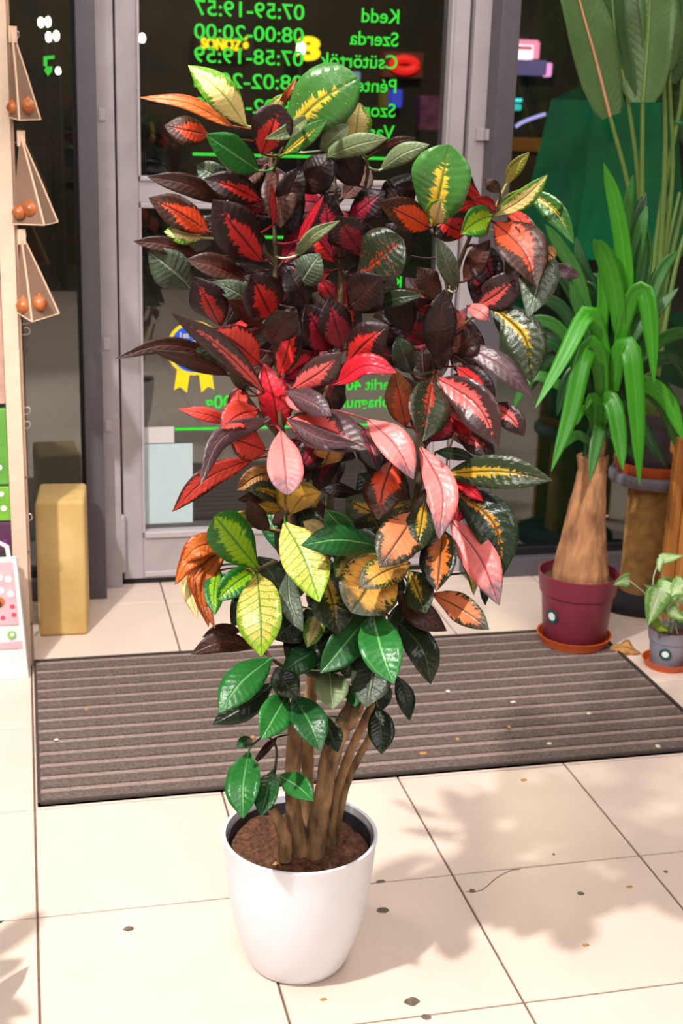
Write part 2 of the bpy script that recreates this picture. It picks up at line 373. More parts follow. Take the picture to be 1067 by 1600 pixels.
# ---- green covered stand right outside the right window
M['green'] = plain('green_canvas', '#14a873', .9, scale=5, var=.25, spec=.1)
M['green_d'] = plain('dark_green_plastic', '#0c5c40', 1, scale=4, var=.3, spec=.0)
gs = empty('covered_stall', (2.1, 2.45, -.1), 'green canvas covered stall standing outside the right window', 'stall')
def frustum(c, r0, r1, z0, z1, n, rot, sq=1):
    v = []; 
    for r, z in ((r0, z0), (r1, z1)):
        for j in range(n):
            a = rot+2*math.pi*j/n; v.append((c[0]+r*math.cos(a), c[1]+r*math.sin(a)*sq, z))
    f = [(j, (j+1) % n, n+(j+1) % n, n+j) for j in range(n)] + [tuple(range(n))[::-1], tuple(range(n, 2*n))]
    return v, f
v, f = frustum((2.13, 2.52), .33, .23, .96, 1.5, 6, math.radians(-130)); mesh_obj('canvas_cover', v, f, M['green'], gs)
v, f = frustum((2.13, 2.52), .23, .06, 1.5, 1.58, 6, math.radians(-130)); mesh_obj('cover_top', v, f, M['green_d'], gs)
v, f = frustum((2.13, 2.52), .26, .26, .72, .96, 6, math.radians(-130)); mesh_obj('dark_opening', v, f, M['black'], gs)
v, f = frustum((2.10, 2.55), .52, .46, -.1, .72, 6, math.radians(-130)); mesh_obj('skirt', v, f, M['green_d'], gs)

# ------------------------------------------------------------------ lettering and paper on the door glass
M['vinyl'] = plain('green_vinyl', '#26dc30', .5, var=.05)
GY_ = 1.7965
hrs = empty('opening_hours_lettering', (.81, GY_, 1.3), 'green mirrored opening hours lettering on the upper door pane', 'lettering')
rows = [('Kedd', 1.686, '07:59-19:57'), ('Szerda', 1.623, '08:00-20:00'), ('Csütörtök', 1.560, '07:58-19:59'),
        ('Péntek', 1.493, '08:02-20:01'), ('Szombat', 1.424, '08:02-16:00'), ('Vasárnap', 1.362, None)]
for d, z, t in rows:
    lettering(d, 'lettering_line', M['vinyl'], hrs, 1.111, None, z, .038, GY_-.0008, True, bold=.014)
    if t: lettering(t, 'lettering_line', M['vinyl'], hrs, .829, .512, z-.002, .0405, GY_-.0008, True, bold=.014)
MB().box((.508, GY_-.0008, 1.300), (1.112, GY_-.0002, 1.309)).build('ruled_line', M['vinyl'], hrs)
low = empty('product_lettering', (.81, GY_, .5), 'green mirrored product list lettering on the lower door pane', 'lettering')
for tx, xp, yp, cap in (('Ko', 627, 449, .034), ('Fi', 622, 526, .034), ('rca', 613, 554, .034), ('gy', 610, 580, .034), ('Perlit 40', 620, 608, .034), ('Sphagnum', 618, 635, .034), ('100g', 372, 637, .040), ('i,', 454, 533, .034), ('se', 490, 548, .034), ('F', 459, 584, .034)):
    q = at_y(xp, yp, GY_); lettering(tx, 'lettering_line', M['vinyl'], low, q.x, None, q.z, cap, GY_-.0008, True, bold=.014)
z2 = at_y(450, 371, GY_).z; z3 = at_y(300, 670, GY_).z
MB().box((.508, GY_-.0008, z2-.004), (1.112, GY_-.0002, z2+.004)).build('ruled_line', M['vinyl'], low)
MB().box((.452, GY_-.0008, z3-.004), (1.145, GY_-.0002, z3+.004)).build('ruled_line', M['vinyl'], low)
M['paper'] = plain('white_paper', '#c9c1c0', .8, var=.02)
M['paper_b'] = plain('pale_blue_paper', '#b4c6c8', .7, var=.03)
tag(MB().box((.352, GY_-.0012, .445), (.449, GY_-.0003, .496)).build('paper_label', M['paper']), 'small blank white label on the lower door pane', 'label')
tag(MB().box((.352, GY_-.0014, .187), (.506, GY_-.0003, .442)).build('paper_notice', M['paper_b']), 'pale blue paper sheet taped low on the door pane', 'paper')
M['ryel'] = plain('rosette_yellow', '#f2d60a', .5, var=.03); M['rblu'] = plain('rosette_blue', '#1857d6', .5, var=.03)
rc = Vector((.511, GY_, .737)); R_ = .083
ro = empty('prize_rosette_sticker', (rc.x, GY_, rc.z-.14), 'blue and yellow first prize rosette sticker on the door pane', 'sticker')
def disc(r, y, th=.0004, n=40, z0=-9, z1=9):
    return [(rc.x+r*math.cos(2*math.pi*k/n), y, min(max(rc.z+r*math.sin(2*math.pi*k/n), z0), z1)) for k in range(n)]
MB().poly(disc(R_, GY_-.0010), .0004, (0, 1, 0)).build('yellow_ring', M['ryel'], ro)
bd = MB().poly(disc(R_*.88, GY_-.0014), .0004, (0, 1, 0)).build('blue_disc', M['rblu'], ro)
h_ = .023; hw = math.sqrt((R_*.88)**2-h_**2)
MB().box((rc.x-hw, GY_-.0018, rc.z-h_), (rc.x+hw, GY_-.0014, rc.z+h_)).build('white_band', M['paper'], bd)
for sx in (-1, 1):
    MB().poly([(rc.x+sx*a_, GY_-.0008, rc.z+b_) for a_, b_ in ((.012, -.07), (.052, -.065), (.062, -.128), (.043, -.118), (.022, -.136))], .0004, (0, 1, 0)).build('ribbon', M['ryel'], ro)
lettering('1st Prize', 'lettering', M['paper'], bd, rc.x-.043, rc.x+.045, rc.z+.032, .017, GY_-.0024, False, bold=.03)
for k in range(2): lettering('• •', 'print', M['rblu'], bd, rc.x-.03, rc.x+.03, rc.z-.012+.014*k-.004, .012, GY_-.0024, False)
q = [at_y(x, y, 1.7165) for x, y in ((68, 88), (85, 86), (85, 92), (74, 93), (74, 104), (82, 104), (81, 112), (75, 119), (69, 110), (72, 104), (68, 103))]
tag(MB().poly(q, .0006, (0, 1, 0)).build('green_numeral_sticker', M['vinyl']), 'green numeral five sticker on the left window pane', 'sticker')

# ------------------------------------------------------------------ door mat
mt = empty('door_mat', (.806, .8, 0), 'long brown ribbed entrance mat lying on the tiles before the door', 'mat')
MX0, MX1, MY0, MY1 = .006, 1.61, .408, 1.188
MB().box((MX0, MY0, .0), (MX1, MY1, .005)).build('mat_backing', M['matbase'], mt)
M['edge'] = plain('mat_edge', '#3b302c', .7)
for a, b_ in (((MX0, MY0, 0), (MX1, MY0+.009, .010)), ((MX0, MY1-.009, 0), (MX1, MY1, .010)), ((MX0, MY0, 0), (MX0+.006, MY1, .011)), ((MX1-.008, MY0, 0), (MX1, MY1, .011))):
    MB().box(a, b_).build('mat_edging', M['edge'], mt)
nr = 13; pit = (MY1-MY0-.02)/nr
rb = None
for k in range(nr):
    y0 = MY0+.010+k*pit
    if rb is None:
        rb = MB().box((MX0+.008, y0, .004), (MX1-.010, y0+pit*.62, .0095)).build('rib', M['rib'], mt, bevel=.0015, seg=1)
    else:
        o = rb.copy(); COL.objects.link(o); o.parent = mt; o.location = rb.location + Vector((0, k*pit, 0))

# ------------------------------------------------------------------ tan block by the door
M['tan'] = plain('tan_block', '#dcbb7c', .85, h2='#c49f60', scale=7, bump=.5, bscale=220)
bo = MB(); bo.v = [(.022, 1.372, 0), (.157, 1.366, 0), (.172, 1.562, 0), (.036, 1.566, 0), (.024, 1.372, .394), (.157, 1.366, .394), (.172, 1.556, .394), (.040, 1.566, .394)]
bo.f = [(0, 3, 2, 1), (4, 5, 6, 7), (0, 1, 5, 4), (1, 2, 6, 5), (2, 3, 7, 6), (3, 0, 4, 7)]
tag(bo.build('stone_block', M['tan'], None, True, bevel=.011, seg=3), 'upright tan stone block on the tiles before the left window', 'block')

# ------------------------------------------------------------------ bulb rack at the left edge
M['rack'] = plain('cream_rack_metal', '#d9bfa8', .55, var=.05)
M['rack_d'] = plain('brown_rack_side', '#a07f68', .6, var=.1)
M['wire'] = plain('hook_wire', '#c9c4bd', .3, .9)
rk = empty('bulb_rack', (-.02, 1.18, 0), 'cream upright rack post with wire hooks at the left window', 'rack')
MB().box((-.037, 1.168, 0), (.001, 1.205, 2.3)).build('upright', M['rack'], rk, bevel=.002)
MB().box((.001, 1.174, 0), (.008, 1.205, 2.3)).build('side_strip', M['rack_d'], rk)
MB().box((-.036, 1.205, 0), (-.02, 1.5, .05)).build('foot', M['rack_d'], rk)
for k in range(8):
    z = .3+k*.2
    MB().lathe((0, 0, 0), [(.0005, 0), (.0025, .0005), (.0005, .001)], 8).build('rivet', M['edge'], rk).matrix_local = Matrix.Translation(Vector((-.016, 1.1685, z))-Vector(rk.location)) @ Matrix.Rotation(math.pi/2, 4, 'X')
def hook(p):
    a = [p+Vector((-.02, .01, 0)), p+Vector((0, -.005, -.001))]
    for k in range(9):
        t = -math.pi/2+math.pi*1.25*k/8; a.append(p+Vector((.012+.008*math.cos(t), -.008, .009+.009*math.sin(t))))
    MB().tube(a, .0016, 6).build('hook', M['wire'], rk, True)
for x, y in ((36, 505), (36, 522), (37, 646), (37, 668), (40, 812), (18, 60), (27, 222), (30, 372)):
    hook(at_y(x-2, y, 1.185))
def film_mat():
    m, nt, b = nm('brown_film'); out = nt.nodes['Material Output']
    b.inputs['Base Color'].default_value = hexc('#a98873'); b.inputs['Roughness'].default_value = .3
    tr = N(nt, 'ShaderNodeBsdfTransparent'); tr.inputs[0].default_value = (.85, .72, .62, 1); mx = N(nt, 'ShaderNodeMixShader'); mx.inputs[0].default_value = .55
    nt.links.new(tr.outputs[0], mx.inputs[1]); nt.links.new(b.outputs[0], mx.inputs[2]); nt.links.new(mx.outputs[0], out.inputs[0]); return m
M['film'] = film_mat(); M['card'] = plain('bag_card_edge', '#d9b79c', .6, var=.1)
M['bulb'] = plain('bulb_skin', '#c4703a', .35, h2='#8f4a24', scale=60, stretch=(1, 1, .2))
bags = [((18, 45), (13, 183), (30, 188), (63, 187), [(20, 168, 9), (44, 166, 10)], 'uppermost'), ((31, 208), (19, 350), (69, 352), (90, 347), [(30, 332, 10), (48, 327, 12)], 'middle'), ((32, 362), (26, 488), (50, 503), (92, 490), [(37, 478, 11), (62, 474, 11)], 'lowest')]
for A, B0, B1, B2, bl, nme in bags:
    pa = at_y(*A, 1.165); p0 = at_y(*B0, 1.155); p1 = at_y(*B1, 1.115); p2 = at_y(*B2, 1.185); pb = at_y(B2[0]-8, B2[1]-4, 1.225)
    bg = empty('bulb_bag', tuple(pa), 'brown film bag of flower bulbs, the %s bag on the rack hooks' % nme, 'bag', 'bulb bags on the rack')
    MB().poly([pa, p0, p1], .0005, (0, 1, 0)).build('film', M['film'], bg); MB().poly([pa, p1, p2], .0005, (0, 1, 0)).build('film', M['film'], bg)
    MB().poly([pa, p2, pb], .0005, (0, 1, 0)).build('film', M['film'], bg)
    for q in (p1, p2): MB().tube([pa, pa.lerp(q, .5)+Vector((.001, 0, 0)), q], .0028, 4).build('card_edge', M['card'], bg)
    MB().tube([p0, p1, p2], .0016, 4).build('bottom_seam', M['card'], bg)
    MB().box(tuple(pa+Vector((-.007, -.003, -.03))), tuple(pa+Vector((.012, .003, .006)))).build('header_clip', M['card'], bg)
    for k, (bx, by, br) in enumerate(bl):
        c = at_y(bx, by, 1.142); r = br*(c-CAM).dot(FWD)/FPX*1.15
        pr_ = [(.0005, -r*.95), (r*.45, -r*.85), (r*.85, -r*.45), (r, 0), (r*.85, r*.45), (r*.5, r*.85), (r*.15, r*1.15), (.001, r*1.35)]
        tag(MB().lathe(tuple(c), pr_, 14).build('flower_bulb', M['bulb'], None, True), 'orange brown bulb %s in the %s film bag on the rack' % (('beside the post', 'farther from the post')[k], nme), 'bulb', 'flower bulbs in the film bags')
# seed packets and paper bag at the picture's left rim
def packet(name, y0, y1, h, label, dots):
    a = at_y(13, y0, 1.17); z1 = a.z; z0 = at_y(15, y1, 1.17).z
    o = empty(name, (-.1, 1.19, z0), label, 'seed packet', 'seed packets on the rack')
    MB().box((-.15, 1.178, z0), (-.0375, 1.196, z1)).build('packet_body', plain(name+'_print', h, .5, var=.15, scale=30), o, bevel=.002)
    for k in range(9):
        c = Vector((-.15+.11*random.random(), 1.1772, z0+.015+(z1-z0-.03)*random.random())); r = .004+.006*random.random()
        MB().poly([c+Vector((r*math.cos(t), -.0004*k, r*math.sin(t))) for t in [2*math.pi*i/8 for i in range(8)]], .0008, (0, 1, 0)).build('printed_flower', dots, o)
M['fw'] = plain('print_white', '#efeae4', .6); M['fp'] = plain('print_purple', '#7a2c78', .6); M['fr'] = plain('print_brown', '#8a5a48', .6)
packet('seed_packet', 440, 632, '#b79080', 'pinkish brown seed packet hanging highest beside the rack post', M['fr'])
packet('seed_packet', 640, 758, '#5d9a3a', 'green seed packet printed with white flowers beside the rack post', M['fw'])
packet('seed_packet', 762, 815, '#6fae34', 'short lime green seed packet beside the rack post', M['fw'])
packet('seed_packet', 818, 862, '#5a3050', 'purple flowered seed packet above the paper bag', M['fp'])
M['bagp'] = plain('bag_paper', '#f0e9e8', .7, var=.02); M['pink'] = plain('bag_pink', '#e8b4bd', .7, var=.06, scale=40)
pbg = empty('paper_carrier_bag', (-.09, 1.12, 0), 'white paper bag with pink flower print on the tiles by the rack', 'bag')
bm_ = MB(); bm_.v = [(-.19, 1.085, 0), (-.007, 1.09, 0), (-.004, 1.16, 0), (-.19, 1.16, 0), (-.19, 1.075, .335), (-.026, 1.08, .338), (-.024, 1.092, .335), (-.19, 1.09, .335)]
bm_.f = [(0, 3, 2, 1), (4, 5, 6, 7), (0, 1, 5, 4), (1, 2, 6, 5), (2, 3, 7, 6), (3, 0, 4, 7)]
bag_b = bm_.build('bag_body', M['bagp'], pbg, bevel=.002)
def bag_pt(u, z, off=.0008):      # on the front face
    t = z/.336; xr = -.007+(-.019)*t; y = 1.087-.009*t; return Vector((-.19+(xr+.19)*u, y-off, z))
def bag_patch(name, us, zs, m, off): MB().poly([bag_pt(u, z, off) for u, z in zip(us, zs)], .0006, (0, 1, 0)).build(name, m, bag_b)
bag_patch('pink_panel', (.2, .93, .93, .2), (.155, .155, .325, .325), M['pink'], .0016)
bag_patch('pink_band', (.2, .95, .95, .2), (.085, .09, .108, .103), M['pink'], .0016)
def bag_dot(name, u, z, r, m, off=.0024): 
    MB().poly([bag_pt(u, z, off)+Vector((r*math.cos(t), 0, r*math.sin(t))) for t in [2*math.pi*i/18 for i in range(18)]], .0006, (0, 1, 0)).build(name, m, bag_b)
M['lg'] = plain('logo_green', '#86c460', .6); M['tul'] = plain('tulip_red', '#d24a62', .6); M['org'] = plain('print_orange', '#d86a20', .6); M['gry'] = plain('print_grey', '#4a403c', .6)
bag_dot('round_logo', .82, .127, .011, M['lg']); bag_dot('logo_print', .83, .128, .005, M['fw'], .003)
for u, z in ((.87, .205), (.88, .182), (.72, .175)): bag_dot('printed_tulip', u, z, .006, M['tul'])
for u, z in ((.85, .28), (.86, .24), (.72, .285), (.72, .25)): bag_dot('printed_blossom', u, z, .009, M['fw'])
bag_dot('printed_bird', .68, .218, .015, M['org']); bag_dot('printed_bird', .66, .213, .011, M['gry'], .003)
MB().tube([(-.10, 1.083, .33), (-.098, 1.083, .37), (-.07, 1.083, .378), (-.048, 1.083, .365), (-.044, 1.083, .33)], .006, 6).build('handle', M['bagp'], pbg, True)

# ------------------------------------------------------------------ leaf material and leaf builder
def leaf_mat(name, edge, center=None, cw=0., na=.5, mid=None, vein=None, vs=.0, spot=None, sp=.0, rough=.33, tip=None, nscale=7, bump=.5, transl=.12, freq=11, soft=.06, vt=.86):
    m, nt, b = nm('leaf_'+name); L = nt.links.new
    uv = N(nt, 'ShaderNodeUVMap'); uv.uv_map = 'UVMap'; sep = N(nt, 'ShaderNodeSeparateXYZ'); L(uv.outputs[0], sep.inputs[0])
    oi = N(nt, 'ShaderNodeObjectInfo')
    x = math_n(nt, 'ABSOLUTE', math_n(nt, 'MULTIPLY_ADD', sep.outputs[0], 2., -1.)); v = sep.outputs[1]
    comb = N(nt, 'ShaderNodeCombineXYZ'); L(math_n(nt, 'MULTIPLY', sep.outputs[0], .45), comb.inputs[0]); L(v, comb.inputs[1]); L(math_n(nt, 'MULTIPLY', oi.outputs['Random'], 37.), comb.inputs[2])
    no = N(nt, 'ShaderNodeTexNoise', i_Scale=nscale, i_Detail=5, i_Roughness=.65); L(comb.outputs[0], no.inputs[0])
    # side veins run forward from the midrib
    ph = math_n(nt, 'MULTIPLY', math_n(nt, 'SUBTRACT', v, math_n(nt, 'MULTIPLY', x, .13)), freq*2*math.pi)
    wv = math_n(nt, 'SINE', ph)
    vm = N(nt, 'ShaderNodeMapRange'); vm.inputs[1].default_value = vt; vm.inputs[2].default_value = 1.; L(wv, vm.inputs[0])
    col = hexc(edge)
    var = math_n(nt, 'MULTIPLY_ADD', oi.outputs['Random'], .5, .75)
    c0 = N(nt, 'ShaderNodeRGB'); c0.outputs[0].default_value = col; cur = c0.outputs[0]
    d0 = tuple(q*.55 for q in col[:3]) + (1,)
    cur = mixc(nt, math_n(nt, 'MULTIPLY', no.outputs[0], .75), cur, d0)
    if center:
        t = math_n(nt, 'SUBTRACT', 2.5 if cw < .5 else 1.45, math_n(nt, 'MULTIPLY', math_n(nt, 'POWER', v, 1.2), 3.2 if cw < .5 else .8))
        sv_ = N(nt, 'ShaderNodeCombineXYZ'); L(math_n(nt, 'MULTIPLY', ph, .42), sv_.inputs[0]); L(math_n(nt, 'MULTIPLY', sep.outputs[0], 3.2), sv_.inputs[1]); L(math_n(nt, 'MULTIPLY', oi.outputs['Random'], 91.), sv_.inputs[2])
        sn = N(nt, 'ShaderNodeTexNoise', i_Scale=1., i_Detail=3., i_Roughness=.6); L(sv_.outputs[0], sn.inputs[0])
        s_ = math_n(nt, 'MULTIPLY', t, math_n(nt, 'MULTIPLY', math_n(nt, 'MULTIPLY_ADD', oi.outputs['Random'], .5, .75), cw))
        s_ = math_n(nt, 'ADD', s_, math_n(nt, 'MULTIPLY', math_n(nt, 'SUBTRACT', no.outputs[0], .5), na*1.1))
        s_ = math_n(nt, 'ADD', s_, math_n(nt, 'MULTIPLY', math_n(nt, 'SUBTRACT', sn.outputs[0], .5), .95))
        mr = N(nt, 'ShaderNodeMapRange'); mr.interpolation_type = 'SMOOTHSTEP'; mr.inputs[1].default_value = -soft; mr.inputs[2].default_value = soft
        L(math_n(nt, 'SUBTRACT', s_, x), mr.inputs[0])
        cc = hexc(center); cn = mixc(nt, no.outputs[0], tuple(q*.8 for q in cc[:3])+(1,), cc)
        cur = mixc(nt, mr.outputs[0], cur, cn)
    if spot:
        n3 = N(nt, 'ShaderNodeTexNoise', i_Scale=48, i_Detail=3); L(comb.outputs[0], n3.inputs[0])
        r3 = N(nt, 'ShaderNodeMapRange'); r3.inputs[1].default_value = 1-sp-.02; r3.inputs[2].default_value = 1-sp+.03; L(n3.outputs[0], r3.inputs[0])
        cur = mixc(nt, r3.outputs[0], cur, hexc(spot))
    if tip:
        r4 = N(nt, 'ShaderNodeMapRange'); r4.interpolation_type = 'SMOOTHSTEP'; r4.inputs[1].default_value = .62; r4.inputs[2].default_value = .92
        L(math_n(nt, 'ADD', v, math_n(nt, 'MULTIPLY', math_n(nt, 'SUBTRACT', no.outputs[0], .5), .6)), r4.inputs[0]); cur = mixc(nt, r4.outputs[0], cur, hexc(tip))
    if vein: cur = mixc(nt, math_n(nt, 'MULTIPLY', vm.outputs[0], vs), cur, hexc(vein))
    if mid:
        rm = N(nt, 'ShaderNodeMapRange'); rm.inputs[1].default_value = .07; rm.inputs[2].default_value = .03; L(x, rm.inputs[0])
        cur = mixc(nt, math_n(nt, 'MULTIPLY', rm.outputs[0], .85), cur, hexc(mid))
    hs = N(nt, 'ShaderNodeHueSaturation'); L(cur, hs.inputs['Color']); L(math_n(nt, 'MULTIPLY_ADD', oi.outputs['Random'], .4, .8), hs.inputs['Value'])
    cur = hs.outputs[0]
    L(cur, b.inputs['Base Color']); b.inputs['Roughness'].default_value = rough; b.inputs['Specular IOR Level'].default_value = .4
    hgt = math_n(nt, 'ADD', math_n(nt, 'MULTIPLY', wv, .13), math_n(nt, 'MULTIPLY', no.outputs[0], 1.6))
    rm2 = N(nt, 'ShaderNodeMapRange'); rm2.inputs[1].default_value = .0; rm2.inputs[2].default_value = .12; L(x, rm2.inputs[0])
    hgt = math_n(nt, 'ADD', hgt, rm2.outputs[0])
    bp = N(nt, 'ShaderNodeBump', i_Strength=bump, i_Distance=.0022); L(hgt, bp.inputs['Height']); L(bp.outputs[0], b.inputs['Normal'])
    tl = N(nt, 'ShaderNodeBsdfTranslucent'); L(cur, tl.inputs[0]); mx = N(nt, 'ShaderNodeMixShader'); mx.inputs[0].default_value = transl
    L(b.outputs[0], mx.inputs[1]); L(tl.outputs[0], mx.inputs[2]); L(mx.outputs[0], nt.nodes['Material Output'].inputs[0])
    return m
LM = {
 'G':  leaf_mat('green', '#225a2a', None, mid='#5f9458', vein='#3c7040', vs=.25, rough=.3),
 'GB': leaf_mat('bright_green', '#2a7430', None, mid='#6fae66', vein='#468c48', vs=.2, rough=.26),
 'DG': leaf_mat('dark_green', '#1f2c1b', None, mid='#3f5034', rough=.3),
 'DGR': leaf_mat('dark_green_red_fleck', '#26301f', '#a8321e', .10, .25, mid='#2a2a1c', spot='#d02a2a', sp=.33, rough=.3),
 'DGO': leaf_mat('dark_green_orange_rib', '#2c3a2a', '#d88a30', .10, .22, mid='#3a3a20', spot='#c08a38', sp=.26, rough=.22, bump=.9),
 'GG': leaf_mat('grey_green', '#4d5a48', None, mid='#98a288', vein='#6c7864', vs=.3, rough=.2, bump=.9),
 'PL': leaf_mat('pale_green', '#76865c', None, mid='#a8b088', rough=.4, spot='#a8b088', sp=.32),
 'GY': leaf_mat('green_yellow_centre', '#3f7032', '#e0b83c', .17, .3, mid='#44622a', spot='#c8c850', sp=.27, rough=.26),
 'GYD': leaf_mat('dark_green_yellow_centre', '#36422a', '#c8a02c', .20, .35, mid='#3a3a1c', spot='#b8a030', sp=.29, rough=.25, bump=.8),
 'YG': leaf_mat('cream_green_margin', '#5a8a20', '#e6d08a', .55, .8, mid='#8a9a48', vein='#a8b050', vs=.3, spot='#7aa030', sp=.36),
 'YV': leaf_mat('yellow_green_veins', '#8cac22', '#e6c668', .9, .6, mid='#2f7a24', vein='#5c8a1c', vs=.85, vt=.7, spot='#6f9a20', sp=.41, tip='#8cae24',  rough=.38, nscale=6, transl=.2),
 'LV': leaf_mat('lime_green_margin', '#237024', '#92c01a', .5, .6, vt=.75, mid='#2f7a2a', vein='#3a8a28', vs=.55, rough=.3, transl=.2),
 'YO': leaf_mat('ochre', '#7c6a22', '#c89838', .55, .5, mid='#8a7a30', rough=.4),
 'OV': leaf_mat('olive', '#77762c', '#a8a040', .4, .4, mid='#b8b060'),
 'O':  leaf_mat('orange', '#96400f', '#cc6a30', .6, .9, mid='#8a4018', vein='#a84c20', vs=.3, transl=.2),
 'CR': leaf_mat('cream', '#e2b878', '#f0dca0', .8, .4, mid='#9ca848', vein='#c8b860', vs=.5, transl=.2),
 'OB': leaf_mat('brown_orange_centre', '#3a1c0f', '#c8401a', .42, .42, mid='#2a100c', spot='#a86a20', sp=.30, rough=.46),
 'OBL': leaf_mat('orange_brown', '#6a3a14', '#a8431a', .4, .4, mid='#40200e', rough=.35),
 'MR': leaf_mat('maroon_red_centre', '#2a1412', '#d22a28', .36, .42, mid='#280e0e', rough=.46),
 'M':  leaf_mat('maroon', '#3b1f16', '#4e281e', .3, .4, mid='#552826', rough=.46),
 'MB': leaf_mat('black_maroon', '#1c0e0a', '#2e1610', .3, .4, mid='#38181a', rough=.46),
 'MG': leaf_mat('grey_maroon', '#574044', '#6a4c50', .3, .4, mid='#7a5c5c', rough=.3),
 'MP': leaf_mat('maroon_pink_centre', '#453030', '#e4605c', .30, .40, mid='#3a2020', rough=.3),
 'RD': leaf_mat('dark_crimson', '#200b0d', '#86142a', .42, .5, mid='#3a0a12', rough=.46),
 'R':  leaf_mat('bright_red', '#8e1420', '#d02030', .6, .5, mid='#5a0c16', rough=.35),
 'RP': leaf_mat('red_salmon', '#4a1512', '#de4a3e', .85, .5, mid='#6a1a1a', vein='#8e2a22', vs=.3, rough=.35, transl=.2),
 'PK': leaf_mat('pink', '#6a4a50', '#ec7a76', 1.15, .35, mid='#7a3438', tip='#6e565c', vein='#d85c5c', vs=.3, rough=.34, transl=.18),
 'SO': leaf_mat('salmon_dark_patches', '#363a28', '#e88458', .70, 1.1, mid='#342818', vein='#c86840', vs=.3, spot='#c8a040', sp=.32, tip='#3e4234', rough=.33),
 'SD': leaf_mat('orange_black_patches', '#1e2014', '#c06a28', .5, 1.3, mid='#241810', spot='#c89038', sp=.3, rough=.3),
 'SY': leaf_mat('yellow_salmon', '#3a4626', '#eeaa58', .75, 1.0, mid='#3c4420', vein='#586028', vs=.35, spot='#e0c030', sp=.4, tip='#4a4c40', rough=.33),
 'TN': leaf_mat('dry_tan', '#9a6434', '#c08a50', .6, .5, mid='#7a4c28', rough=.6, bump=1.2),
}
SHAPES = {
 'e': [(0, .10), (.06, .26), (.16, .58), (.3, .88), (.45, 1), (.6, .96), (.74, .76), (.86, .46), (.95, .18), (1, .01)],
 'o': [(0, .10), (.08, .28), (.2, .58), (.38, .88), (.55, 1), (.7, .98), (.83, .82), (.93, .52), (.98, .25), (1, .04)],
 'n': [(0, .15), (.08, .5), (.2, .85), (.38, 1), (.55, .95), (.72, .7), (.87, .38), (.95, .16), (1, .01)],
 's': [(0, .55), (.1, .7), (.3, .95), (.5, 1), (.7, .9), (.85, .62), (.95, .25), (1, .02)],
 'p': [(0, .45), (.06, .75), (.2, .95), (.5, 1), (.75, .85), (.92, .45), (1, .03)],
 'h': [(0, .75), (.1, 1), (.25, 1), (.45, .85), (.65, .6), (.85, .28), (1, .02)],
}
def prof(sh, t):
    P = SHAPES[sh]
    for (a, x), (b, y) in zip(P, P[1:]):
        if t <= b: 
            k = (t-a)/(b-a); return x+(y-x)*k
    return P[-1][1]
def catmull(P, t):
    n = len(P)-1; s = min(max(t, 0), .99999)*n; i = int(s); f = s-i
    p1, p2 = P[i], P[i+1]; p0 = P[i-1] if i > 0 else p1*2-p2; p3 = P[i+2] if i+2 <= n else p2*2-p1
    return .5*((2*p1)+(p2-p0)*f+(2*p0-5*p1+4*p2-p3)*f*f+(3*p1-p0-3*p2+p3)*f**3)
def make_leaf(name, m, P, W, parent, roll=0., fold=0., shape='e', wave=.06, rows=12, cols=7, petiole=None, prad=.0014, thick=.0005, facing=None):
    V = []; UV = []; F = []; ph = random.uniform(0, 6.28); half = cols//2
    top = []; bot = []
    for i in range(rows+1):
        t = i/rows; t = t*.5+.5*(t*t*(3-2*t))
        c = catmull(P, t); T = catmull(P, min(t+.02, 1))-catmull(P, max(t-.02, 0)); T.normalize()
        vw = (facing if facing else (CAM-c)).normalized()
        sd = T.cross(vw)
        sd = sd.normalized() if sd.length > .05 else RGT.copy()
        nn = sd.cross(T).normalized(); q = Matrix.Rotation(roll, 3, T); sd = q @ sd; nn = q @ nn
        hw = W*.5*prof(shape, t); rt = []; rb_ = []
        for j in range(cols):
            u = (j-half)/half
            d = -fold*abs(u)**1.25*hw + wave*hw*math.sin(t*11+ph+(1.7 if u > 0 else 0))*abs(u)**2
            p = c + sd*u*hw + nn*d
            V.append(p); UV.append((u*.5+.5, t)); rt.append(len(V)-1)
            V.append(p-nn*thick); UV.append((u*.5+.5, t)); rb_.append(len(V)-1)
        top.append(rt); bot.append(rb_)
    for i in range(rows):
        for j in range(cols-1):
            F.append((top[i][j], top[i][j+1], top[i+1][j+1], top[i+1][j]))
            F.append((bot[i][j], bot[i+1][j], bot[i+1][j+1], bot[i][j+1]))
        F.append((top[i][0], top[i+1][0], bot[i+1][0], bot[i][0])); F.append((top[i][-1], bot[i][-1], bot[i+1][-1], top[i+1][-1]))
    if petiole is not None:
        p0 = P[0]; T0 = (P[1]-P[0]).normalized(); L_ = (petiole-p0).length
        mb = MB(); k = 5
        B = [petiole.lerp(p0, s/k) + (-T0*.25*L_)*(4*(s/k)*(1-s/k))*.5 for s in range(k+1)] + [p0+T0*W*.25]
        mb.tube(B, [prad*1.3]*(k+1)+[prad*.5], 5)
        n = len(V); V += [Vector(q) for q in mb.v]; UV += [(.5, .02)]*len(mb.v); F += [tuple(i+n for i in f) for f in mb.f]
    return mesh_obj(name, V, F, m, parent, True, UV)

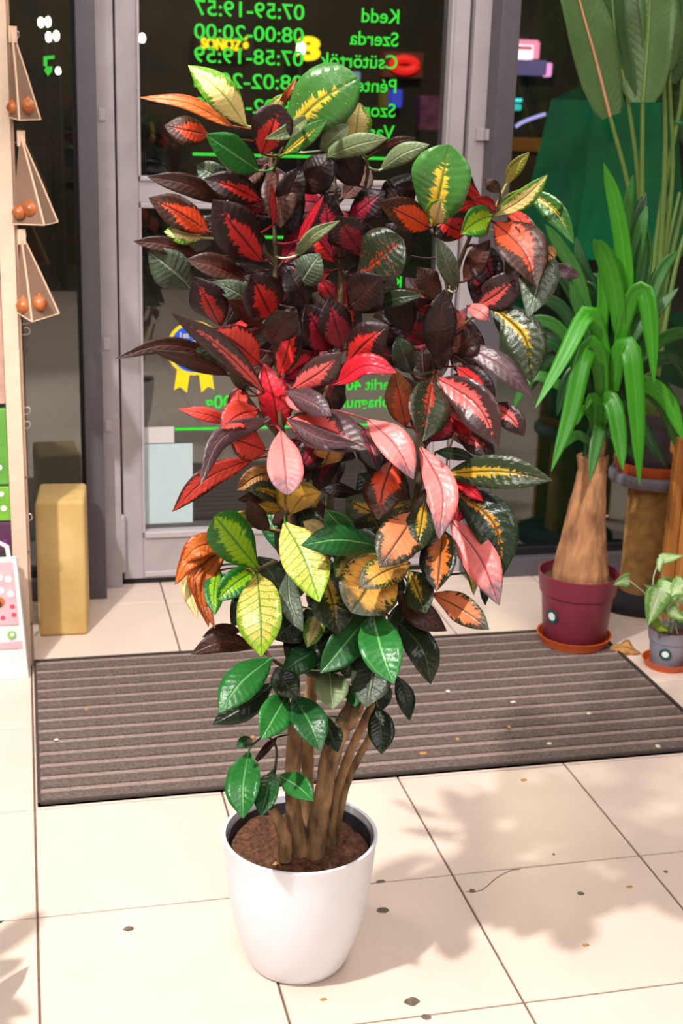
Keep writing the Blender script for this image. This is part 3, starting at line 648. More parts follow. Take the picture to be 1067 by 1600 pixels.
# ------------------------------------------------------------------ the big croton in its white pot
PC = Vector((.446, -.205, 0)); D0 = (PC-CAM).dot(_f0)
cr = empty('potted_croton', tuple(PC), 'large multicoloured croton with red, yellow and green leaves in a white pot', 'potted plant')
M['pot'] = plain('white_pot', '#e9ebf3', .3, var=.01)
M['soil'] = plain('brown_soil', '#71472e', 1, h2='#2e1a10', scale=120, bump=1, bscale=240)
M['inner'] = plain('grey_inner_pot', '#3c3a40', .5)
RZ = .25
pp = [(.01, .0), (.078, .0), (.084, .004), (.092, .02), (.104, .055), (.1155, .10), (.1235, .15), (.1285, .20), (.1315, .238), (.1335, .245), (.1335, .2495), (.131, .2515), (.1275, .2495), (.1265, .235), (.121, .19), (.01, .19)]
MB().lathe(tuple(PC), pp, 72).build('pot', M['pot'], cr, True)
# soil with lumps
sv = []; sf = []; NR, NA = 16, 56
for i in range(NR+1):
    for j in range(NA):
        r = .1235*i/NR; a = 2*math.pi*j/NA
        z = .232 + .007*math.sin(r*90+a*2)*math.sin(a*3+1)+random.uniform(-.0045, .0045) - .010*(i/NR)**2 - (.01 if i == NR else 0)
        sv.append((PC.x+r*math.cos(a), PC.y+r*math.sin(a), z))
for i in range(NR):
    for j in range(NA): q = i*NA; sf.append((q+j, q+NA+j, q+NA+(j+1) % NA, q+(j+1) % NA))
mesh_obj('soil', sv, sf, M['soil'], cr, True)
MB().lathe((PC.x, PC.y, 0), [(.1245, .2), (.1245, .238), (.1225, .238), (.1225, .2)], 48, False).build('nursery_pot_rim', M['inner'], cr, True)
M['bark'] = plain('tan_bark', '#ab845a', .8, h2='#45301f', scale=55, bump=1, bscale=150, stretch=(1, 1, .35))
M['twig'] = plain('green_brown_twig', '#5c4a2a', .6, h2='#33261a', scale=60, bump=.3)
STEMS = [
 ('bark', [(470, 1318, 4), (459, 1275, 4), (457, 1210, 4), (461, 1150, 4), (458, 1060, 3), (452, 950, 2), (452, 880, 2), (455, 780, 2), (442, 690, 2), (434, 600, 2), (431, 500, 2), (430, 400, 2), (428, 320, 2), (424, 250, 2), (428, 200, 2)], [.019, .0165, .0155, .015, .013, .011, .009, .0075, .0065, .006, .0055, .005, .0045, .004, .003]),
 ('bark', [(490, 1324, 4), (500, 1270, 4), (512, 1200, 4), (527, 1150, 4), (548, 1110, 3), (565, 1060, 2), (590, 980, 2), (622, 880, 2), (650, 780, 1), (662, 700, 0), (672, 620, 0), (686, 540, 0), (702, 470, 0), (715, 420, 0), (740, 360, 0), (772, 330, 0)], [.022, .019, .0185, .019, .016, .013, .011, .009, .008, .007, .0065, .006, .005, .0045, .004, .003]),
 ('bark', [(482, 1308, -3), (480, 1250, -4), (481, 1180, -4), (486, 1080, -4), (505, 920, -3), (517, 780, -2), (524, 660, -2), (530, 540, -2), (533, 420, -2), (528, 330, -2), (520, 260, -2)], [.015, .013, .013, .012, .010, .009, .008, .007, .006, .005, .003]),
 ('bark', [(516, 1306, 1), (523, 1250, 1), (545, 1180, 1), (574, 1118, 1), (590, 1080, 1), (615, 1000, 1), (640, 920, 1)], [.011, .0095, .009, .009, .008, .006, .004]),
 ('bark', [(523, 1302, -2), (540, 1230, -2), (562, 1180, -2), (578, 1150, -2), (600, 1090, -2)], [.009, .008, .007, .007, .005]),
 ('bark', [(446, 1310, 7), (436, 1285, 7), (424, 1262, 7)], [.012, .011, .0095]),
 ('bark', [(545, 1135, 5), (558, 1110, 6), (568, 1090, 6)], [.011, .010, .009]),
 ('twig', [(452, 885, 3), (425, 880, 6), (402, 892, 9)], [.005, .004, .003]),
 ('twig', [(442, 690, 2), (400, 640, 4), (368, 590, 5), (346, 510, 5)], [.005, .004, .0035, .002]),
 ('twig', [(430, 410, 2), (390, 370, 5), (350, 320, 6)], [.004, .003, .002]),
 ('twig', [(424, 270, 2), (440, 235, 5), (452, 208, 6)], [.004, .003, .002]),
 ('twig', [(533, 420, -2), (560, 330, 0), (575, 260, 2), (553, 222, 3)], [.004, .0035, .003, .002]),
 ('twig', [(702, 470, 0), (690, 400, 2), (678, 350, 4)], [.004, .003, .002]),
 ('twig', [(650, 780, 1), (680, 755, 6), (702, 742, 8)], [.005, .004, .003]),
 ('twig', [(686, 540, 0), (720, 510, 3), (765, 478, 5)], [.004, .003, .002]),
 ('twig', [(458, 1060, 3), (445, 1045, 7), (425, 1030, 9)], [.005, .004, .003]),
 ('twig', [(424, 1262, 7), (428, 1215, 9), (432, 1170, 9), (415, 1150, 8), (392, 1166, 9)], [.003, .003, .0025, .002, .002]),
 ('twig', [(530, 540, -2), (515, 590, 6), (500, 640, 8)], [.005, .004, .002]),
 ('twig', [(622, 880, 2), (600, 860, 8), (592, 850, 10)], [.005, .004, .002]),
]
SPTS = []
for mk, pts, rad in STEMS:
    P = [at_depth(x, y, D0-d/100) for x, y, d in pts]
    Q = []; RR = []; n = (len(P)-1)*4
    for k in range(n+1):
        t = k/n; Q.append(catmull(P, t)); s = t*(len(rad)-1); i = min(int(s), len(rad)-2); RR.append(.86*(rad[i]+(rad[i+1]-rad[i])*(s-i))*random.uniform(.93, 1.07))
        SPTS.append(Q[-1])
    if pts[0][1] > 1290: Q.insert(0, Q[0]+Vector((0, 0, -.04))); RR.insert(0, RR[0]*1.15)
    if mk == 'bark' and len(pts) > 8:
        c_i = next(i for i, p in enumerate(Q) if p.z > .62)
        MB().rough_tube(Q[:c_i+1], RR[:c_i+1], 18, 80, .11, 1.6, 40., len(SPTS)*.37).build('trunk', M['bark'], cr, True); MB().tube(Q[c_i:], [r*.85 for r in RR[c_i:]], 9).build('stem', M['twig'], cr, True)
    elif mk == 'bark': MB().rough_tube(Q, RR, 16, 50, .11, 1.6, 40., len(SPTS)*.37).build('trunk', M['bark'], cr, True)
    else: MB().tube(Q, RR, 12 if rad[0] > .008 else 7).build('trunk' if mk == 'bark' else 'branch', M[mk], cr, True)
LEAVES = """
YG 384 196 294 102 46 8 6 e 10
O 362 197 217 152 20 14 4 n 25
OB 326 211 257 196 40 0 5
GB 404 267 321 210 44 0 13
MR 409 240 438 164 58 0 11 o
GY 447 210 560 122 84 10 9 o
PL 482 182 414 217 22 -6 13 n
GY 442 242 512 186 26 0 10
O 437 168 464 122 12 0 5 n
YG 418 186 446 146 22 0 4
MR 406 313 318 279 40 4 8
GG 360 288 306 258 36 0 3
M 354 317 230 276 30 8 9
OB 325 362 232 309 44 4 7
MR 409 408 332 312 66 0 13
YG 316 372 256 362 30 2 5
M 312 400 208 377 24 6 6
GG 300 452 231 392 54 2 5
MR 345 509 303 432 50 0 9
GG 407 492 330 440 32 8 8
M 410 512 355 468 28 4 11
MR 425 496 392 428 62 0 13
M 382 437 291 405 34 4 7
MB 424 536 466 488 46 -6 15
MP 413 613 268 489 34 9 15
RP 405 568 331 514 50 4 13
GG 368 580 308 526 58 0 8
M 345 558 180 560 24 20 12 n
M 355 586 236 547 22 2 13 n
GG 386 612 360 560 24 0 9
RP 374 602 371 648 30 0 8
RP 358 658 278 639 20 2 7 n
RP 402 640 346 670 42 6 13
MG 420 657 313 757 28 30 17 n
RP 416 704 358 682 48 0 11
PK 439 674 450 773 50 0 18 o
RP 396 717 269 800 32 14 12
MP 457 608 535 551 42 -4 14
MG 446 612 518 650 34 4 15
PK 445 618 492 636 24 -2 11
MP 449 657 572 702 62 8 16
MG 449 655 560 694 26 -10 17
RD 516 548 477 476 52 0 6
RD 535 546 514 464 48 0 7
MR 543 566 608 508 54 4 9
R 527 600 620 582 32 20 11
MB 545 482 596 432 62 0 9
DGR 560 430 630 374 72 0 8 o
GG 466 446 500 396 42 0 8
R 522 470 500 436 26 0 7
DG 580 482 662 461 24 6 9 n
OBL 596 470 664 456 16 4 7
DG 642 582 620 526 36 0 8
OBL 634 667 616 578 42 0 8
DGR 676 592 660 690 58 0 14
MP 686 592 779 699 56 18 12
MP 768 633 819 681 34 6 8
R 700 640 762 690 36 0 7
PK 696 640 746 660 22 4 9
MP 712 676 774 713 34 4 9
MR 714 574 772 634 42 4 8
MG 720 537 833 622 34 10 9
GYD 767 477 830 599 58 24 10
MP 746 479 814 424 48 -4 8
OB 774 349 838 448 62 14 13
GG 790 368 825 496 58 34 11
GG 714 453 682 370 28 0 9
MB 680 562 694 452 48 0 8
M 690 466 652 418 36 0 5
M 725 440 766 374 30 0 6
PK 702 522 730 480 16 0 8
PK 730 478 766 502 22 4 8
M 705 546 752 522 42 0 5
YG 554 221 562 160 42 0 6
PL 500 236 546 194 28 0 6
PL 508 246 606 216 30 4 10
PL 594 266 671 226 28 6 9
M 590 236 650 216 14 4 7
GY 676 352 702 226 82 0 11 o
YG 680 348 690 310 34 0 12
OB 670 356 592 316 44 2 11
MR 752 312 714 263 28 -6 10
MR 748 314 704 338 28 4 8
R 775 332 738 310 26 0 8
LV 768 337 720 366 42 4 13
OV 791 288 827 238 20 -4 6
YG 772 338 856 273 28 -6 10
GY 817 296 897 381 30 14 8
RP 785 324 842 400 24 12 10
TN 838 394 866 404 22 4 11 o
MG 848 420 907 432 22 2 6
M 782 302 757 280 18 0 6
MB 652 302 618 290 30 0 5
RD 520 400 506 298 46 0 4
RD 545 342 602 298 42 0 5
RD 562 392 526 338 58 0 7
R 428 350 424 285 11 0 12 n
R 466 376 506 305 14 0 8 n
PL 462 400 531 345 20 8 11 n
MB 470 300 520 240 50 0 5
MB 600 340 640 270 50 0 3
MB 440 330 470 260 40 0 4
MB 640 400 600 350 50 0 4
MB 560 290 530 230 44 0 4
MB 480 480 450 420 44 0 5
RD 440 470 470 400 40 0 3
MB 640 520 610 455 44 0 4
TN 432 736 370 766 30 6 8
GYD 441 780 384 764 26 6 9
M 436 777 370 781 20 4 10
YO 440 796 392 790 22 2 8
M 421 829 388 781 28 -4 11
YO 402 822 362 806 26 2 6
LV 403 888 336 806 62 0 15 o 12
YV 445 817 499 941 64 6 17
G 592 854 470 852 44 10 16
YV 402 897 408 1026 64 2 17
LV 401 890 338 940 38 4 11
LV 342 884 336 961 28 -4 13
O 346 856 273 914 28 16 10 n
CR 342 858 298 944 32 -22 8 n
O 352 850 280 884 34 14 9 n
O 344 862 314 950 22 -26 10 n
CR 336 860 308 968 28 -26 9 n
O 350 860 326 980 26 -24 11 n
O 322 900 336 982 16 -8 12 n
DG 402 905 362 980 36 0 9
M 396 1012 298 1022 30 14 10
M 376 986 316 996 20 6 8
GYD 505 893 527 992 66 4 13
GG 450 893 473 987 30 -8 14
G 546 837 508 796 36 0 13
CR 506 842 474 815 24 4 11
YO 455 802 502 770 46 10 9
YO 448 800 440 745 24 0 8
TN 506 727 522 688 42 0 8
MB 562 772 500 765 20 2 8
RD 470 690 440 740 40 0 6
RD 480 700 530 660 40 0 5
PK 657 699 686 843 44 20 18
GYD 697 740 863 750 48 8 14
DGO 709 765 786 900 62 28 12
PK 704 812 780 946 50 10 16
SO 676 928 764 984 40 4 15
SD 692 829 682 924 52 0 14
YG 710 846 740 930 24 12 11 n
SO 652 799 593 887 62 0 16
GYD 664 783 651 864 44 0 13
SY 606 868 549 957 84 0 15 o
SY 640 880 560 920 46 6 16
M 620 926 698 986 38 -4 9
GYD 640 893 666 958 46 0 13
OB 614 720 590 812 56 -4 12
PK 575 656 646 749 44 10 13
RD 568 668 592 736 44 0 9
R 704 745 755 783 20 2 9
R 724 768 714 818 32 0 8
YG 556 868 524 902 38 0 10
DG 680 706 742 716 18 2 8
DG 755 896 758 946 14 0 10
GYD 580 800 540 780 44 0 8
DG 600 780 560 740 44 0 6
GB 583 957 615 1069 60 -4 19
DG 622 972 673 1069 44 14 10
GG 590 1012 572 1106 58 0 14
G 578 960 500 1052 50 0 14
GB 424 1028 342 1114 50 -8 16
DG 426 1068 332 1132 40 -4 11
GB 449 1084 408 1155 46 0 16
G 459 1088 501 1173 48 4 17
DG 430 1044 463 1092 38 0 13
PL 515 1050 520 1108 48 0 11
DG 508 1120 528 1176 30 0 12
DG 588 1104 596 1179 38 4 8
DG 620 1056 640 1126 26 4 6
GB 388 1176 380 1279 48 -4 17
G 426 1204 408 1276 34 0 16
GB 437 1212 490 1252 34 4 15
G 396 1164 370 1168 18 6 10
M 432 1152 394 1196 11 0 8 n
G 545 1072 562 1106 22 0 10
DG 606 1068 594 1112 20 0 9
YG 500 958 480 1012 30 0 9
DG 470 960 430 1000 50 0 7
DG 520 990 470 1040 50 0 6
G 500 1010 440 1050 40 0 8
DG 560 940 520 1000 56 0 9
DG 560 1000 540 1060 46 0 7
DG 640 940 610 1010 40 0 5
DG 470 930 440 870 40 0 5
"""
def px_size(p): return (p-CAM).dot(FWD)/FPX
def near_stem(p):
    return min(SPTS, key=lambda s: (s-p).length + max(0, s.z-p.z)*.8)
def croton_leaf(ty, bx, by, tx, ty_, w, bend, d, sh='e', roll=None):
    d0, d1 = D0-d*.0055, D0-d*.0115
    P0 = at_depth(bx, by, d0); P2 = at_depth(tx, ty_, d1)
    dx, dy = tx-bx, ty_-by; L_ = math.hypot(dx, dy)
    px_, py_ = dy/L_, -dx/L_
    if abs(dx) >= abs(dy):
        if py_ > 0: px_, py_ = -px_, -py_
    elif px_ < 0: px_, py_ = -px_, -py_
    Pm = at_depth((bx+tx)/2+px_*bend, (by+ty_)/2+py_*bend, (d0+d1)/2-random.uniform(.004, .022))
    r = math.radians(roll) if roll is not None else random.uniform(-.38, .38)
    W = 1.14*w*px_size(Pm)/max(.6, math.cos(r))
    at = near_stem(P0)
    if (at-P0).length > .15: at = P0+(at-P0).normalized()*.15
    return make_leaf('leaf', LM[ty], [P0, Pm, P2], W, cr, r, random.uniform(-.38, .22), sh, random.uniform(.05, .14), 14, 7, at)
for ln in LEAVES.strip().split('\n'):
    q = ln.split(); croton_leaf(q[0], *[float(a) for a in q[1:8]], q[8] if len(q) > 8 else 'e', float(q[9]) if len(q) > 9 else None)
# leaves on the far side and deep inside the crown
HULL = [(330, 260), (440, 210), (560, 250), (680, 270), (745, 340), (780, 430), (770, 600), (760, 700), (720, 800), (690, 920), (620, 960), (590, 1040), (520, 1085), (430, 1040), (400, 960), (345, 850), (400, 760), (350, 690), (305, 520), (275, 400)]
def inside(x, y):
    c = False; n = len(HULL)
    for i in range(n):
        (x1, y1), (x2, y2) = HULL[i], HULL[(i+1) % n]
        if (y1 > y) != (y2 > y) and x < (x2-x1)*(y-y1)/(y2-y1)+x1: c = not c
    return c
def gap(x, y): return (545 < x < 630 and 560 < y < 690) or (640 < x < 745 and 375 < y < 460) or (260 < x < 352 and 495 < y < 700) or (225 < x < 300 and y > 680 and y < 830)
rs_ = random.Random(3); cnt = 0; heads = [(430, 250), (430, 330), (431, 420), (431, 500), (434, 600), (440, 690), (455, 780), (452, 880), (455, 960), (525, 320), (530, 420), (530, 540), (524, 660), (517, 780), (505, 900), (500, 980), (740, 370), (702, 470), (690, 540), (672, 620), (662, 700), (650, 790), (622, 880), (600, 960), (575, 1030), (360, 330), (350, 520), (370, 600)]
tries = 0
while cnt < 108 and tries < 4000:
    tries += 1; hx, hy = heads[cnt % len(heads)]; a = rs_.uniform(0, 6.283); L_ = rs_.uniform(65, 115)
    bx, by = hx+14*math.cos(a), hy+14*math.sin(a); tx, t2 = bx+L_*math.cos(a), by+L_*math.sin(a)
    if not inside(tx, t2) or gap(tx, t2) or gap((bx+tx)/2, (by+t2)/2): continue
    if hy < 460: tp = rs_.choice(['MB', 'MB', 'M', 'RD', 'MR', 'RD'])
    elif hy < 740: tp = rs_.choice(['RD', 'MB', 'MR', 'R', 'RD', 'M'])
    elif hy < 880: tp = rs_.choice(['DG', 'GYD', 'MB', 'M', 'SD'])
    else: tp = rs_.choice(['DG', 'DG', 'G', 'GYD'])
    croton_leaf(tp, bx, by, tx, t2, rs_.uniform(34, 52), rs_.uniform(-6, 10), rs_.uniform(-20, 2) if cnt % 4 else rs_.uniform(2, 5)); cnt += 1

# ------------------------------------------------------------------ thick-trunked yucca in the maroon pot
LM['YU'] = leaf_mat('yucca_green', '#429a20', None, mid='#52a42e', rough=.35, bump=.15, freq=3, transl=.25)
LM['YD'] = leaf_mat('yucca_dull', '#356e28', None, mid='#417832', rough=.4, bump=.15, freq=3, transl=.15)
LM['YK'] = leaf_mat('yucca_dark', '#1d4420', None, mid='#2f5a2c', rough=.35, bump=.15, freq=3)
M['maroon'] = plain('maroon_plastic', '#7c2a3c', .45, var=.06)
M['terra'] = plain('orange_terracotta_plastic', '#c4561f', .5, var=.06)
M['ytr'] = plain('yucca_bark', '#c08a5e', .9, h2='#7c5236', scale=45, bump=1, bscale=120, stretch=(1, 1, .3))
YC = Vector((1.507, 1.09, 0))
sa = MB().lathe((YC.x, YC.y, .0097), [(.01, 0), (.094, 0), (.103, .022), (.106, .026), (.101, .026), (.092, .006), (.01, .005)], 48).build('pot_saucer', M['terra'], None, True)
tag(sa, 'orange plastic saucer under the maroon yucca pot on the mat', 'saucer')
yu = empty('potted_yucca', (YC.x, YC.y, .0125), 'thick-trunked yucca with strap leaves in a maroon plastic pot', 'potted plant')
MB().lathe((YC.x, YC.y, .0150), [(.01, 0), (.084, 0), (.088, .004), (.101, .145), (.107, .148), (.1135, .197), (.1145, .205), (.110, .205), (.106, .155), (.098, .15), (.01, .15)], 56).build('pot', M['maroon'], yu, True)
MB().lathe((YC.x, YC.y, 0), [(.002, .202), (.06, .2), (.1055, .192), (.1055, .185), (.002, .18)], 40).build('soil', M['soil'], yu, True)
tp = [at_y(x, y, 1.09) for x, y in ((906, 925), (908, 880), (914, 820), (921, 770), (925, 735), (926, 712))]
k_ = px_size(tp[0]); rd = [46*k_, 41*k_, 31*k_, 25*k_, 21*k_, 24*k_]
Q = [catmull(tp, t/20) for t in range(21)]; RD = []
for t in range(21):
    s_ = t/20*5; i = min(int(s_), 4); RD.append((rd[i]+(rd[i+1]-rd[i])*(s_-i))*random.uniform(.98, 1.03))
MB().rough_tube(Q, RD, 64, 70, .045, 7., 14., 2.).build('trunk', M['ytr'], yu, True)
MB().tube([Q[9]+Vector((RD[9]*.8, -.01, 0)), Q[9]+Vector((RD[9]*1.15, -.012, .002))], [.006, .003], 6).build('cut_stub', M['card'], yu)
for hx, hy in ((918, 716), (940, 700), (955, 560)):
    c = at_y(hx, hy, 1.09); MB().tube([c+Vector((0, 0, -.03)), c+Vector((0, 0, .05)), c+Vector((.004, 0, .10))], [.016, .014, .006], 8).build('shoot', LM['YK'], yu, True)
MB().tube([Q[-1]-Vector((0, 0, .02)), at_y(945, 640, 1.09), at_y(955, 560, 1.09), at_y(968, 500, 1.09)], [.03, .022, .018, .008], 10).build('shoot', M['ytr'], yu, True)
YUC = """
YU 28 14 955,600 935,520 918,490 880,560 836,638
YU 32 16 942,640 935,560 915,545 890,650 861,737
YU 32 16 958,610 968,552 985,548 995,650 999,759
YU 28 14 940,660 948,622 960,640 968,690 973,735
YU 30 12 962,560 985,470 1008,456 1018,520 1022,600
YD 22 12 935,690 937,668 930,700 921,752
YU 26 8 975,560 978,430 962,320 943,254
YU 30 10 970,540 960,450 942,395 927,374
YD 24 2 962,520 965,420 978,340 989,272
YD 24 0 985,500 988,430 1000,360 1011,322
YK 26 -2 980,470 985,400 997,340 1010,300
YD 22 -4 990,540 1000,460 1010,400 1008,350
YU 20 4 950,600 940,520 942,460 935,420
YD 22 2 935,560 905,440 875,385 852,350
YK 20 -4 930,570 900,470 870,420 840,395
YK 22 -4 925,600 890,500 860,470 835,470
YD 20 -6 925,600 880,520 840,500 805,520
YK 20 -6 925,620 870,540 830,540 790,580
YD 18 -6 930,640 870,600 830,590 795,650
YK 22 -8 940,620 900,560 860,560 830,610
YD 22 0 945,600 925,530 905,480 890,440
YK 24 0 930,620 905,580 885,600 870,650
YD 26 6 960,580 990,520 1020,490 1060,450
YU 28 4 980,610 1010,600 1045,630 1068,690
YK 24 -2 970,600 1010,570 1050,560 1075,600
YD 24 -2 965,610 1010,610 1040,640 1055,700
YD 22 -2 975,590 1020,540 1060,520 1085,530
YK 22 2 960,600 985,640 1010,680 1040,730
YD 20 6 945,680 965,680 985,700 1005,728
YU 16 8 928,690 935,640 925,620 915,640
YD 16 6 930,700 905,680 885,690 868,712
YK 18 6 935,700 955,665 975,670 985,700
YU 16 4 930,690 925,650 910,640 900,665
YK 26 -6 950,600 930,480 910,420 900,370
YK 26 -6 960,560 950,470 930,440 915,430
YK 22 -8 955,620 1000,600 1030,600 1065,640
YU 14 6 940,700 938,670 945,650 955,655
YD 26 -4 985,600 1000,520 1030,430 1060,390
YK 24 -4 940,560 935,480 920,450 908,455
YU 18 2 955,560 975,500 1000,480 1020,470
"""
for ln in YUC.strip().split('\n'):
    q = ln.split(); d = float(q[2])/100; pts = [tuple(float(v) for v in a.split(',')) for a in q[3:]]
    P = [at_y(x, y, 1.09-d*(.25+.75*i/(len(pts)-1))) for i, (x, y) in enumerate(pts)]
    make_leaf('leaf', LM[q[0]], P, float(q[1])*px_size(P[1]), yu, random.uniform(-.3, .3), random.uniform(-.3, -.1), 's', .03, 16, 5, thick=.0006)
M['lab_d'] = plain('label_dark_green', '#0e4a44', .5); M['lab_w'] = plain('label_white', '#e8e8ea', .5)
def round_label(parent, c, r, nrm):
    parent = next(o for o in parent.children if o.name.startswith('pot'))
    nrm = Vector(nrm).normalized(); s = nrm.cross(Vector((0, 0, 1))).normalized(); u = s.cross(nrm)
    for nme, rr, off, m in (('label', r, .0014, M['lab_d']), ('label_centre', r*.56, .0022, M['lab_w'])):
        MB().poly([c+nrm*off+s*rr*math.cos(t)+u*rr*math.sin(t) for t in [2*math.pi*k/24 for k in range(24)]], .0012, -nrm).build(nme, m, parent)
a_ = math.radians(-155); round_label(yu, Vector((YC.x+.0978*math.cos(a_), YC.y+.0978*math.sin(a_), .105)), .021, (math.cos(a_), math.sin(a_), -.09))

# ------------------------------------------------------------------ sisal stand with the tall strelitzia
SC = Vector((1.862, 1.405, 0))
M['sisal'] = plain('sisal_rope', '#b58a4e', .9, h2='#8a6030', scale=30, bump=.8, bscale=160)
M['plush'] = plain('dark_plush', '#2e2a2c', 1, var=.2, scale=80); M['plush_g'] = plain('grey_plush', '#6c666c', 1, var=.15, scale=80)
st = empty('sisal_stand', tuple(SC), 'round plant stand on a sisal-wrapped column beside the right window', 'plant stand')
MB().lathe(tuple(SC), [(.01, 0), (.17, 0), (.172, .006), (.172, .028), (.165, .034), (.01, .034)], 48).build('base_disc', M['plush'], st, True)
pf = [(.01, .034)]
for k in range(64): z = .034+k*.0055; pf += [(.066, z), (.0685, z+.0027)]
pf += [(.066, .386), (.01, .386)]
MB().lathe(tuple(SC), pf, 32).build('sisal_column', M['sisal'], st, True)
MB().lathe(tuple(SC), [(.01, .386), (.128, .386), (.133, .392), (.133, .412), (.128, .418), (.01, .418)], 48).build('top_disc', M['plush_g'], st, True)
s2 = MB().lathe((SC.x, SC.y, .418), [(.01, 0), (.108, 0), (.118, .03), (.121, .034), (.116, .034), (.106, .006), (.01, .005)], 40).build('pot_saucer', M['terra'], None, True)
tag(s2, 'orange plastic saucer on the round top of the sisal stand', 'saucer')
se = empty('potted_strelitzia', (SC.x, SC.y, .423), 'tall strelitzia with long-stalked paddle leaves in a dark pot on the sisal stand', 'potted plant')
MB().lathe((SC.x, SC.y, .4231), [(.01, 0), (.085, 0), (.098, .15), (.103, .152), (.106, .185), (.102, .185), (.096, .16), (.01, .155)], 40).build('pot', plain('dark_pot', '#3a3436', .5), se, True)
MB().lathe((SC.x, SC.y, .40), [(.002, .195), (.099, .19), (.099, .178), (.002, .178)], 30).build('soil', M['soil'], se, True)
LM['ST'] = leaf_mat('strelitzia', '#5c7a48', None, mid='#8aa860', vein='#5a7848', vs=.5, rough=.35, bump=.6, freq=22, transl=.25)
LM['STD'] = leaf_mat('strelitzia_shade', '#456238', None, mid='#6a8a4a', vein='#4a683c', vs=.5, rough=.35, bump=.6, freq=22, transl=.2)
M['stk'] = plain('stalk_green', '#627c3a', .45, var=.1); M['stp'] = plain('pink_midrib', '#c08a68', .5, var=.1)
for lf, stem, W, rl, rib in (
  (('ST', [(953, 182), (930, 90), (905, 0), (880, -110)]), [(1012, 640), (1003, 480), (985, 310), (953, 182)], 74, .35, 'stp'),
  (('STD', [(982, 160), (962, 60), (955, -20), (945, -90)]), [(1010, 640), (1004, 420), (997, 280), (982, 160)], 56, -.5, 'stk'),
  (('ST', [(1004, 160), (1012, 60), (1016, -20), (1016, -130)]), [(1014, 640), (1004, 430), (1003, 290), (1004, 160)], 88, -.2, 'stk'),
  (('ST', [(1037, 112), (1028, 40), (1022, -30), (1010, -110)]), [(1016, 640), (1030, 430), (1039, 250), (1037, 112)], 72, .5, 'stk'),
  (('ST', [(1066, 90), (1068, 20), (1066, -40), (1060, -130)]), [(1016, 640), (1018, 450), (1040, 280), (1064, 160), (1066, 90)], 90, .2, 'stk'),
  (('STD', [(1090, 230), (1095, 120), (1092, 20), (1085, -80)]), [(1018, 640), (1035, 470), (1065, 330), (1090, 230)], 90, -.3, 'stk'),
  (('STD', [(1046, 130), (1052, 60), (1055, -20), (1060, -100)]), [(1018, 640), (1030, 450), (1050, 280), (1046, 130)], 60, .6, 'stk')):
    d = random.uniform(-.05, .06)
    P = [at_y(x, y, SC.y-d*.8) for x, y in lf[1]]; Sx = [at_y(x, y, SC.y-d*(i/(len(stem)-1))) for i, (x, y) in enumerate(stem)]; P[0] = Sx[-1]
    lo = make_leaf('leaf', LM[lf[0]], P, W*px_size(P[1]), se, rl, -.25, 'p', .12, 24, 9, thick=.0008)
    Sx[0].z = .59
    MB().tube([catmull(Sx, t/14) for t in range(15)], [.010-.0045*t/14 for t in range(15)], 8).build('stalk', M['stk'], se, True)
    MB().tube([catmull(P, t/10)+(CAM-P[0]).normalized()*.003 for t in range(11)], [.0048-.003*t/10 for t in range(11)], 6).build('midrib', M[rib], lo, True)
for pts in ([(1018, 640), (1025, 520), (1040, 400), (1062, 300)], [(1012, 640), (1018, 500), (1028, 380), (1050, 290)], [(1020, 640), (1040, 500), (1060, 400), (1085, 320)]):
    P = [at_y(x, y, SC.y) for x, y in pts]; P[0].z = .59; MB().tube([catmull(P, t/10) for t in range(11)], [.009-.004*t/10 for t in range(11)], 8).build('stalk', M['stk'], se, True)
c = at_y(1060, 192, SC.y); MB().tube([c+Vector((.012*math.cos(t), .012*math.sin(t), 0)) for t in [2*math.pi*k/12 for k in range(13)]], .004, 6, False).build('plant_tie', plain('green_tie', '#1f7a4a', .5), se, True)

# ------------------------------------------------------------------ wooden shelf leg at the right edge
M['wood'] = plain('orange_pine', '#b9782e', .6, h2='#8f5520', scale=9, stretch=(6, 6, .5), bump=.2)
wf = empty('wooden_shelf_leg', (1.9, 1.22, 0), 'orange pine shelf leg with two boards beside the sisal stand', 'shelf leg')
x_ = at_y(1045, 800, 1.2).x
MB().box((x_, 1.19, 0), (x_+.034, 1.215, .57)).build('board', M['wood'], wf, bevel=.002)
MB().box((x_+.036, 1.185, 0), (x_+.075, 1.212, .57)).build('board', M['wood'], wf, bevel=.002)
MB().box((x_, 1.215, .52), (x_+.30, 1.235, .565)).build('cross_rail', M['wood'], wf, bevel=.002)
MB().box((x_+.26, 1.19, 0), (x_+.30, 1.215, .57)).build('board', M['wood'], wf, bevel=.002)

# ------------------------------------------------------------------ small syngonium in the grey pot
LM['SG'] = leaf_mat('syngonium', '#7cae52', '#bcd69a', .5, .25, mid='#e0ecd0', rough=.35, bump=.3, freq=6, transl=.25)
LM['SL'] = leaf_mat('syngonium_lime', '#8cb41c', None, mid='#a8cc40', rough=.35, bump=.2, transl=.25)
GC = Vector((1.706, .905, 0))
s3 = MB().lathe(tuple(GC), [(.01, 0), (.058, 0), (.066, .018), (.069, .021), (.065, .021), (.057, .005), (.01, .004)], 40).build('pot_saucer', M['terra'], None, True)
tag(s3, 'small orange plastic saucer under the grey syngonium pot', 'saucer')
sy = empty('potted_syngonium', (GC.x, GC.y, .004), 'small pale green syngonium in a grey plastic pot on the tiles', 'potted plant')
M['grey'] = plain('grey_plastic', '#8a8794', .45, var=.04)
MB().lathe((GC.x, GC.y, .0045), [(.008, 0), (.044, 0), (.046, .003), (.053, .072), (.0565, .074), (.0605, .103), (.062, .106), (.059, .106), (.055, .08), (.008, .078)], 44).build('pot', M['grey'], sy, True)
MB().lathe((GC.x, GC.y, .0), [(.002, .098), (.057, .094), (.056, .085), (.002, .085)], 30).build('soil', M['soil'], sy, True)
